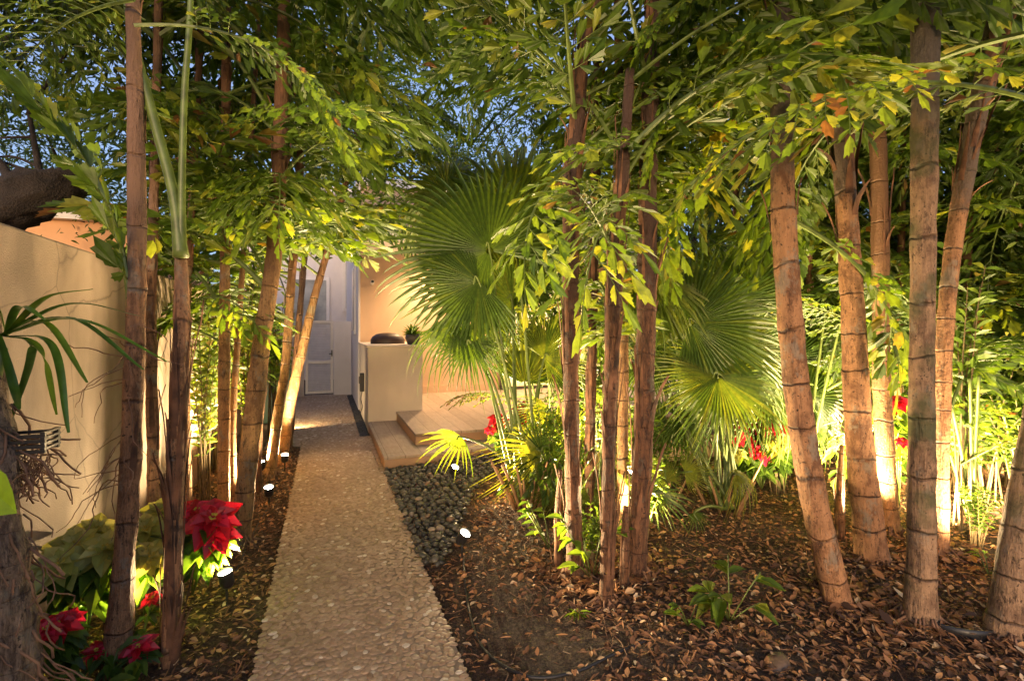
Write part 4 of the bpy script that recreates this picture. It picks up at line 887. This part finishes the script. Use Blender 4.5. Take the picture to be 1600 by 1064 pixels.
def poinsettia(label, heads, base, leafk=2, ls=.6, group='poinsettias planted in the beds', fol=1.0):
    base = Vector(base); base.z = gz(base.x, base.y); o = thing('poinsettia', label, 'poinsettia', base, group); st = MB(); fl = MB(); rn = random.Random(len(label) * 7 + heads.__len__())
    for (pos, r, pale) in heads:
        p = Vector(pos); toC = (Vector((0, 0, 1.6)) - p).normalized(); n = (toC * .75 + Vector((rn.uniform(-.2, .2), rn.uniform(-.2, .2), .9))).normalized()
        M = Matrix.Translation(p) @ n.to_track_quat('Z', 'Y').to_matrix().to_4x4() @ Matrix.Rotation(rn.uniform(0, 6), 4, 'Z') @ Matrix.Scale(r / .1, 4)
        place('flower', rn.choice(HP if pale else HR), o, M)
        q = smooth_path([base * 1.0, base.lerp(p, .6) + Vector((0, 0, .03)), p - n * .01], 6); st.tube(local(q, o), .005, 5)
        for k in range(int(16 * fol)):
            f = rn.uniform(.35, .97); i = int(f * (len(q) - 1)); a = rn.uniform(0, 6.28); d = Vector((math.cos(a), math.sin(a), rn.uniform(-.3, .3)))
            leaflet(fl, q[i] - o.location, d, Z, r * rn.uniform(.8, 1.2), 1.15, min(1, max(0, rn.gauss(.35, .15))), .5, 1, BR)
    st.build('stem', M_pet, o, True); fl.build('foliage', M_shrub, o)
    return o
poinsettia('big bright red poinsettia beside the path-edge spotlight', [(P(334, 812, 2.75), .17, 0), (P(308, 800, 2.85), .13, 0), (P(340, 835, 2.75), .12, 0)], P(300, 935, 2.95), fol=2)
poinsettia('pale yellow poinsettia between wall and near palm', [(P(118, 855, 2.35), .15, 1), (P(150, 830, 2.5), .13, 1), (P(95, 880, 2.2), .13, 1), (P(165, 860, 2.3), .14, 1)], G(130, 1020) + Vector((0, 0, 0)), fol=2)
poinsettia('pale yellow poinsettia between the two near palms', [(P(228, 830, 2.6), .14, 1), (P(250, 800, 2.8), .12, 1), (P(236, 870, 2.5), .13, 1), (P(262, 840, 2.7), .1, 1)], G(225, 960), fol=2)
poinsettia('shaded red poinsettia low at the wall foot', [(P(88, 978, 2.05), .095, 0), (P(70, 985, 2.0), .08, 0), (P(108, 968, 2.15), .075, 0)], G(95, 1090), fol=1.6)
poinsettia('dark red poinsettia low between the two near palms', [(P(216, 1012, 2.25), .085, 0), (P(150, 1018, 2.2), .07, 0), (P(238, 935, 2.5), .06, 0)], G(205, 1080), fol=1.4)
poinsettia('red poinsettia on the step behind the fan palm stalks', [(P(778, 655, 5.3), .13, 0), (P(822, 640, 5.5), .16, 0), (P(832, 655, 5.3), .12, 0), (P(815, 668, 5.3), .1, 0), (P(765, 672, 5.2), .08, 0)], G(800, 742), fol=3)
poinsettia('pink-red poinsettia cluster by the basin corner', [(P(x, y, 4.7 + random.uniform(-.2, .2)), random.uniform(.11, .17), 0) for x, y in ((1142, 684), (1150, 678), (1170, 668), (1195, 662), (1215, 672), (1185, 690), (1160, 690), (1188, 706), (1230, 665), (1205, 655))], G(1190, 765), fol=2)
poinsettia('yellow poinsettia beside the pink-red cluster', [(P(x, y, 4.5), .1, 1) for x, y in ((1205, 690), (1222, 684), (1238, 692), (1215, 702), (1152, 708))], G(1225, 770), fol=2)
poinsettia('red poinsettia glimpsed between slim and mossy palms', [(P(1403, 628, 4.0), .1, 0), (P(1410, 690, 4.1), .07, 0), (P(1395, 640, 4.2), .08, 0)], G(1405, 790), fol=2)
# pots on the deck and low wall
def lathe_pot(name, label, cat, loc, prof, mat):
    o = thing(name, label, cat, loc); mb = MB(); mb.lathe(prof, 28); mb.build('pot', mat, o, True)
    return o
o = lathe_pot('flower_pot', 'round white pot with a small red flower on the deck', 'plant pot', (P(1050, 626, 9.0).x, P(1050, 626, 9.0).y, .27), [(.001, .0), (.15, .0), (.21, .12), (.22, .28), (.19, .4), (.16, .4), (.15, .36), (.001, .36)], M_trim)
for k in range(3): place('flower', HR[k % 2], o, Matrix.Translation(Vector(o.location) + Vector((random.uniform(-.1, .1), -.05, .55 + .07 * k))) @ Matrix.Rotation(R(60), 4, 'X') @ Matrix.Scale(1.0, 4))
c = bpy.data.objects.new('foliage', SH[2][0]); COL.objects.link(c); c.parent = o; c.location = (0, 0, .35); c.scale = (.3, .3, .3)
pa = lathe_pot('agave_pot', 'potted agave with pointed leaves on top of the low wall', 'plant pot', (P(645, 540, 8.3).x, 8.35, 1.35), [(.001, 0), (.09, 0), (.13, .1), (.12, .17), (.1, .17), (.1, .14), (.001, .14)], M_dkmetal)
mb = MB()
for k in range(46):
    a = k * 2.4; el = .2 + 1.1 * (k / 46); d = Vector((math.cos(a) * math.cos(el), math.sin(a) * math.cos(el), math.sin(el))); leaflet(mb, Vector((0, 0, .15)), d, Z, random.uniform(.18, .3), .8, random.uniform(.1, .5), .2, 1, LANCE)
mb.build('foliage', M_shrub, pa)

# ------------------------------------------------------------------ epiphyte on the far-left trunk
lt = thing('gnarled_trunk', 'rough rooty trunk cut by the left edge of the view', 'tree', P(20, 1240, 1.6)); lt.location.z = -.05
q = [P(24, 1300, 1.6), P(20, 1064, 1.6), P(12, 880, 1.6), P(-4, 720, 1.62), (P(-10, 610, 1.65)), P(-22, 470, 1.7), P(-30, 250, 1.8)]; q[0].z = -.06
sp = smooth_path(q, 10); rr = lerp_list([.085, .07, .056, .045, .037, .033, .03], 10)
rr = [r_ * (1 + .09 * noise.noise(Vector((0, i * .5, 3)))) for i, r_ in enumerate(rr)]
mb = MB(); mb.tube(local(sp, lt), rr, 18, .5, 0, True, [i * .35 for i in range(len(sp))], 1.0, .35); mb.build('trunk', T_rough, lt, True)
mb = MB(); rn = random.Random(5)
for k in range(70):
    i = rn.randint(6, 38); a = rn.uniform(0, 6.28); p = sp[i] + Vector((math.cos(a), math.sin(a), 0)) * rr[i]; pp = [p]; d = Vector((math.cos(a) * .5 + .15, math.sin(a) * .3, -1))
    for j in range(rn.randint(4, 11)):
        d = (d + Vector((rn.gauss(0, .35), rn.gauss(0, .35), rn.gauss(-.1, .2)))).normalized(); pp.append(pp[-1] + d * .035)
    mb.tube(local(pp, lt), [rn.uniform(.002, .005)] * len(pp), 5)
for k in range(46):
    p = P(rn.uniform(20, 75), rn.uniform(690, 730), 1.68); pp = [p]; d = Vector((rn.gauss(0, .3), rn.gauss(0, .2), -1))
    for j in range(rn.randint(4, 12)):
        d = (d + Vector((rn.gauss(0, .5), rn.gauss(0, .4), rn.gauss(-.1, .3)))).normalized(); pp.append(pp[-1] + d * .022)
    mb.tube(local(pp, lt), [.0022] * len(pp), 4)
mb.build('aerial_root', M_root, lt, True)
bx = thing('hanging_basket', 'black slatted orchid basket fixed to the gnarled trunk', 'basket', P(45, 705, 1.68))
for k in range(4):
    mb = MB()
    for s_ in (-1, 1):
        mb.box(-.065, .065, s_ * .045 - .006, s_ * .045 + .006, k * .018, k * .018 + .01); 
    for s_ in (-1, 1): mb.box(s_ * .06 - .006, s_ * .06 + .006, -.055, .055, k * .018 + .0102, k * .018 + .018)
    mb.build('slat', M_black, bx)
def strap(mb, a, m_, t, wdt, tint):
    q = smooth_path([a, m_, t], 10); n = len(q); T0 = (q[-1] - q[0]).normalized(); L_, C_, R_ = [], [], []
    for i, p in enumerate(q):
        T = (q[min(n - 1, i + 1)] - q[max(0, i - 1)]).normalized(); s_ = T.cross(Z); s_.normalize(); nn = s_.cross(T); ww = wdt * math.sin(math.pi * min(.97, .12 + .88 * i / n)) ** .6
        L_.append(p - s_ * ww + nn * ww * .35); C_.append(p); R_.append(p + s_ * ww + nn * ww * .35)
    mb.add(L_ + C_ + R_, [(i, i + 1, n + i + 1, n + i) for i in range(n - 1)] + [(n + i, n + i + 1, 2 * n + i + 1, 2 * n + i) for i in range(n - 1)], tint)
og = thing('strap_plant', 'dark strap-leaved orchid plant growing from the gnarled trunk', 'orchid', P(6, 525, 1.66))
for m_, t in (((70, 468), (146, 452)), ((110, 476), (218, 494)), ((120, 500), (262, 566)), ((110, 498), (224, 578)), ((70, 505), (136, 598)), ((80, 540), (107, 676)), ((60, 545), (88, 648)), ((50, 545), (15, 664)), ((20, 600), (30, 640)), ((-10, 480), (-60, 560)), ((30, 480), (70, 500))):
    mb = MB(); strap(mb, Vector((random.uniform(-.01, .01), random.uniform(-.01, .01), 0)), P(m_[0], m_[1], 1.6 + random.uniform(-.05, .08)) - og.location, P(t[0], t[1], 1.58 + random.uniform(-.15, .12)) - og.location, .0125, random.uniform(.2, .7)); mb.build('leaf', M_strap, og, True)
mb = MB(); mb.tube([(0, 0, -.04), (-.02, 0, -.16), (-.025, .0, -.3)], .012, 8); mb.build('stem', M_pet, og, True)
# aerial twigs on near palm
mb = MB(); rn = random.Random(8)
for k in range(22):
    p = ptL1(rn.uniform(.75, 1.6)); pp = [p]; d = Vector((-rn.random(), -.4 * rn.random(), rn.gauss(0, .5)))
    for j in range(rn.randint(8, 16)):
        d = (d + Vector((rn.gauss(0, .25), rn.gauss(0, .25), rn.gauss(-.12, .22)))).normalized(); pp.append(pp[-1] + d * .03)
    mb.tube(local(pp, L1_), [.0028 * (1.2 - .8 * j / len(pp)) for j in range(len(pp))], 4)
mb.build('aerial_root', M_root, L1_, True)
# heart-shaped vine leaf at left edge
HEART = [(0, 0), (-.12, -.2), (.05, -.42), (.35, -.42), (.7, -.25), (1, 0), (.7, .25), (.35, .42), (.05, .42), (-.12, .2)]
vn = thing('vine', 'single bright green heart leaf on a thin vine at the left edge', 'vine', P(-15, 700, 1.15))
mb = MB(); leaflet(mb, P(-12, 765, 1.1) - vn.location, P(35, 800, 1.05) - P(-12, 765, 1.1), Vector((-.3, -.9, .4)), .11, 1, .3, .1, 1, HEART); mb.build('leaf', M_shrub, vn)
mb = MB(); mb.tube(local(smooth_path([P(-40, 500, 1.2), P(-15, 700, 1.15), P(-12, 765, 1.1)], 6), vn), .003, 5); mb.build('stem', M_pet, vn, True)

# ------------------------------------------------------------------ small plants in the mulch
def sprout(label, base, n, ll, seed, h=.2, outline=OVAL, wd=1.0, tb=.6, name='seedling_plant'):
    rn = random.Random(seed); base = Vector(base); base.z = gz(base.x, base.y); o = thing(name, label, 'plant', base, 'young plants in the mulch'); fl = MB(); st = MB()
    for k in range(n):
        a = rn.uniform(0, 6.28); tip = Vector((math.cos(a) * h * .5, math.sin(a) * h * .5, h * rn.uniform(.4, 1.1))); st.tube([Vector((0, 0, 0)), tip * .6 + Vector((0, 0, .01)), tip], .0035, 5)
        for j in range(3):
            b_ = a + rn.uniform(-1.2, 1.2); leaflet(fl, tip * rn.uniform(.7, 1), Vector((math.cos(b_), math.sin(b_), rn.uniform(.0, .7))), Z, ll * rn.uniform(.7, 1.15), wd, min(1, max(0, rn.gauss(tb, .15))), .4, 1, outline)
    fl.build('foliage', M_shrub, o); st.build('stem', M_pet, o, True); return o
sprout('broad-leaved young plant alone in the mulch right of centre', G(1140, 975), 7, .15, 1, .3)
sprout('low leafy sprout left of the broad-leaved young plant', G(1075, 985), 4, .08, 2, .12)
sprout('leafy sprout climbing the foot of the slender middle palm', G(925, 905), 9, .12, 3, .42)
sprout('tiny grassy tuft in front of the middle clump', G(901, 962), 6, .07, 4, .05, LANCE, .5, .8)
sprout('green shoot at the foot of the near left palm', G(160, 1085), 6, .12, 5, .16)
sprout('small shoot beside the mulch bowl', G(1545, 905), 4, .07, 6, .14)
sprout('leafy sprout behind the stub of the middle clump', G(860, 860), 7, .1, 7, .35)
# mulch bowl half buried by the mossy palm
mb = MB(); mb.lathe([(.06, -.0), (.13, .05), (.16, .13), (.172, .16), (.164, .16), (.15, .13), (.11, .06), (.001, .03)], 32)
o = mb.build('planter_bowl', M_black, None, True, G(1492, 985)); o.location.z = gz(o.location.x, o.location.y) - .125; o.rotation_euler = (R(-10), R(8), 0); tag(o, 'black plastic bowl half buried beside the mossy palm', 'bowl')

# ------------------------------------------------------------------ spotlights
M_sl = emis('spot_lens', (1, .83, .55), 60)
def spotlight(label, pos, aim, e, size=150):
    pos = Vector(pos); g0 = gz(pos.x, pos.y); o = thing('garden_spotlight', label, 'spotlight', (pos.x, pos.y, g0), 'low voltage spotlights in the beds')
    hp = pos - o.location; d = (Vector(aim) - pos).normalized(); q = d.to_track_quat('Z', 'Y').to_matrix()
    mb = MB(); mb.lathe([(.001, -.085), (.026, -.085), (.038, -.065), (.040, .0), (.043, .016), (.039, .016), (.037, .0)], 18, 0, hp, q); mb.build('housing', M_black, o, True)
    mb = MB(); mb.lathe([(.001, .002), (.036, .002)], 18, 0, hp, q); mb.build('lens', M_sl, o)
    mb = MB(); k = hp - d * .04; mb.tube([k, (k.x, k.y, hp.z * .5), (k.x, k.y, -.04)], [.008, .008, .004], 6); mb.build('stake', M_black, o, True)
    ld = bpy.data.lights.new('spot_lamp', 'SPOT'); ld.energy = e * 1.45; ld.spot_size = R(size); ld.spot_blend = .5; ld.shadow_soft_size = .03; ld.color = (1, .71, .36)
    lo = bpy.data.objects.new('lamp', ld); COL.objects.link(lo); lo.parent = o; lo.location = hp + d * .03; lo.rotation_euler = (-d).to_track_quat('Z', 'Y').to_euler()
C0 = Vector((0, 0, 1.6))
for lab, px, py, aim, e in (
    ('nearest left spotlight in front of the red poinsettia', 352, 896, P(260, 500, 2.6), 34), ('left spotlight at the foot of the slanting golden palm', 420, 762, P(380, 200, 3.4), 60),
    ('farthest left spotlight near the path widening', 445, 711, P(430, 200, 4.6), 70), ('spotlight glowing beside the grey pebbles by the step', 711, 730, P(830, 520, 4.4), 95),
    ('spotlight on bare soil nearest the right path edge', 726, 834, P(905, 560, 3.0), 60), ('spotlight hidden among leaves right of the middle clump', 985, 738, P(1100, 420, 4.3), 120),
    ('spotlight behind the mossy palm at right', 1474, 735, P(1420, 150, 4.0), 55)):
    p = P(px, py, depth_at(py, .17)); spotlight(lab, p, aim, e)
for lab, gp, aim, e in (('wall-washing spotlight behind the near left palm', G(262, 800), P(318, 330, 4.6), 100), ('added unseen spotlight behind the slim ringed palm', G(1385, 775), P(1330, 250, 5.5), 45),  # except the wall washer, unseen lamps added to brighten foliage in the beds
    ('added unseen spotlight behind the big fan palm base', G(880, 760), P(850, 150, 5.2), 70), ('added unseen spotlight behind the front right palm', G(1285, 830), P(1230, 330, 5.2), 60), ('added unseen spotlight in the far right shrubs', G(1600, 840), P(1560, 260, 6.5), 55),
    ('added unseen spotlight among cane shrubs by the wall end', G(335, 715), P(350, 150, 5.5), 80), ('added unseen spotlight between the last palms of the left row', G(408, 745), P(430, 150, 5.0), 80),
                          ('added unseen spotlight behind the slanting right palm', G(1450, 838), P(1560, 250, 6.0), 42), ('added unseen spotlight deep between thick palm and front palm', G(1345, 800), P(1290, 200, 6.0), 40), ('farthest added unseen spotlight by the bin lighting the gate', G(452, 673), P(512, 545, 11), 9), ('added unseen spotlight tucked behind the thick palm foot', G(1366, 846), P(1400, -150, 2.9), 30), ('added unseen spotlight tucked behind the tallest middle palm foot', G(1003, 866), P(1060, -150, 3.2), 34), ('added unseen spotlight tucked behind the near left palm foot', G(178, 1010), P(330, -150, 2.8), 14), ('added unseen spotlight in the shrubs behind the stout palm', G(1583, 925), P(1540, 150, 5.0), 36), ('added unseen spotlight outside the bed edge at right', G(1655, 775), P(1600, 250, 8), 90)):  # unseen lamps added to lift canopy undersides, right background and gate
    gp.z = .16; spotlight(lab, gp, aim, e * 1.4)
# cables
def cable(label, pts, r=.009, mat=M_black, name='cable', cat='cable'):
    q = smooth_path([G(*p) for p in pts], 8)
    for v in q: v.z = gz(v.x, v.y) + r * 1.6
    mb = MB(); mb.tube(q, r, 7); tag(mb.build(name, mat, None, True), label, cat)
cable('black lighting cable snaking across the bare soil near the path', [(724, 868), (728, 920), (742, 985), (775, 1030), (830, 1058), (890, 1052), (960, 1028), (1010, 1010)])
cable('thin black cable between the two right-hand spotlights', [(714, 752), (708, 790), (716, 830), (722, 860)], .004)
cable('thin cable running down the left bed beside the path', [(352, 925), (372, 880), (400, 820), (418, 790), (430, 750), (444, 728)], .004)
cable('long thin brown root across the mulch', [(915, 972), (1000, 998), (1080, 1025), (1180, 1062)], .005, M_root, 'root', 'root')
# rocks
mb = MB(); pebble(mb, 0, 0, 0, .09, .06, .045, .5, .9, .1, 0, True)
o = mb.build('rock', m_rock, None, True, G(1215, 1040)); tag(o, 'pale flat stone at the bottom right of the mulch', 'rock')

# ------------------------------------------------------------------ leaf litter, chips and twigs
m_lit, N, L, b = new_mat('litter')
a = N.new('ShaderNodeAttribute'); a.attribute_name = 'tint'
L.new(ramp(N, L, a.outputs['Fac'], [(0, (.04, .018, .01)), (.3, (.14, .065, .03)), (.6, (.36, .17, .07)), (.85, (.5, .27, .11)), (1, (.7, .52, .32))]), b.inputs['Base Color']); b.inputs['Roughness'].default_value = .7
lit = MB(); rn = random.Random(3)
def litter(x, y, ll, t, z=0, wide=1.3):
    a = rn.uniform(0, 6.28); d = Vector((math.cos(a), math.sin(a), rn.uniform(-.25, .3)))
    leaflet(lit, Vector((x, y, gz(x, y) + .008 + z)), d, Z + Vector((rn.uniform(-.6, .6), rn.uniform(-.6, .6), 0)), ll, wide, t, rn.uniform(-.4, .4), 1, OVAL)
def in_bed(x, y):
    if x < PX0 - .015: return WX + .02 < x and y < 7.25
    if x < PX1 + .02: return False
    if y > 5.7 and x < 5.2: return False
    if y > 4.72 and 2.78 < x < 5.42: return False
    return True
def soilness(x, y):  # bare patch right of the path in the foreground
    return math.exp(-(((x - 1.0) / .42) ** 2 + ((y - 2.35) / .75) ** 2))
cnt = 0
while cnt < 26000:
    if rn.random() < .22: x, y = rn.uniform(WX, PX0), rn.uniform(1.2, 7.2)
    else:
        d = 1.7 + 4.8 * rn.random() ** 1.3; u = rn.uniform(-.3, 1.15) * d; x, y = u * cy + d * sy, -u * sy + d * cy
    if not in_bed(x, y) or inpoly(x, y, rock_poly) and rn.random() < .97: continue
    if rn.random() < soilness(x, y) * .93: continue
    cnt += 1
    if rn.random() < .62: litter(x, y, rn.uniform(.015, .052), min(.97, max(0, rn.gauss(.5, .25))), rn.uniform(0, .02))
    else: litter(x, y, rn.uniform(.03, .075), min(.95, max(0, rn.gauss(.45, .22))), rn.uniform(0, .015), .3)
for k in range(700):
    d = 1.7 + 4 * rn.random() ** 1.2; u = rn.uniform(-.9, 1.15) * d; x, y = u * cy + d * sy, -u * sy + d * cy
    if in_bed(x, y): litter(x, y, rn.uniform(.01, .03), rn.uniform(.92, 1), .01)
for bx_, by_, rr_ in [(v.location.x, v.location.y, .5) for v in (M1, M3, R1, R2, R4, R6, R5)]:   # dry leaves heaped round the feet
    for k in range(330):
        a = rn.uniform(0, 6.28); r_ = abs(rn.gauss(.06, rr_ * .4)) + .05; x, y = bx_ + math.cos(a) * r_, by_ + math.sin(a) * r_
        if in_bed(x, y): litter(x, y, rn.uniform(.025, .085), min(1, max(0, rn.gauss(.45, .25))), rn.uniform(0, .05) * max(0, 1 - r_ * 2), rn.choice((.3, 1.2)))
tag(lit.build('leaf_litter', m_lit, None), 'brown fallen leaves and bark mulch covering the garden beds', 'leaf litter', kind='stuff')
tw = MB()
for k in range(420):
    d = 1.8 + 3.6 * rn.random() ** 1.2; u = rn.uniform(-.95, 1.1) * d; x, y = u * cy + d * sy, -u * sy + d * cy
    if not in_bed(x, y) or rn.random() < soilness(x, y) * .8: continue
    a = rn.uniform(0, 6.28); ln = rn.uniform(.08, .35); p = Vector((x, y, gz(x, y) + .008)); pp = [p]
    for j in range(4): a += rn.gauss(0, .3); q = pp[-1] + Vector((math.cos(a), math.sin(a), 0)) * ln / 4; q.z = gz(q.x, q.y) + .01 + rn.uniform(0, .012); pp.append(q)
    tw.tube(pp, rn.uniform(.0012, .0035), 4)
tag(tw.build('fallen_twigs', M_root, None, True), 'thin dry twigs and fibres scattered over the mulch', 'twigs', kind='stuff')
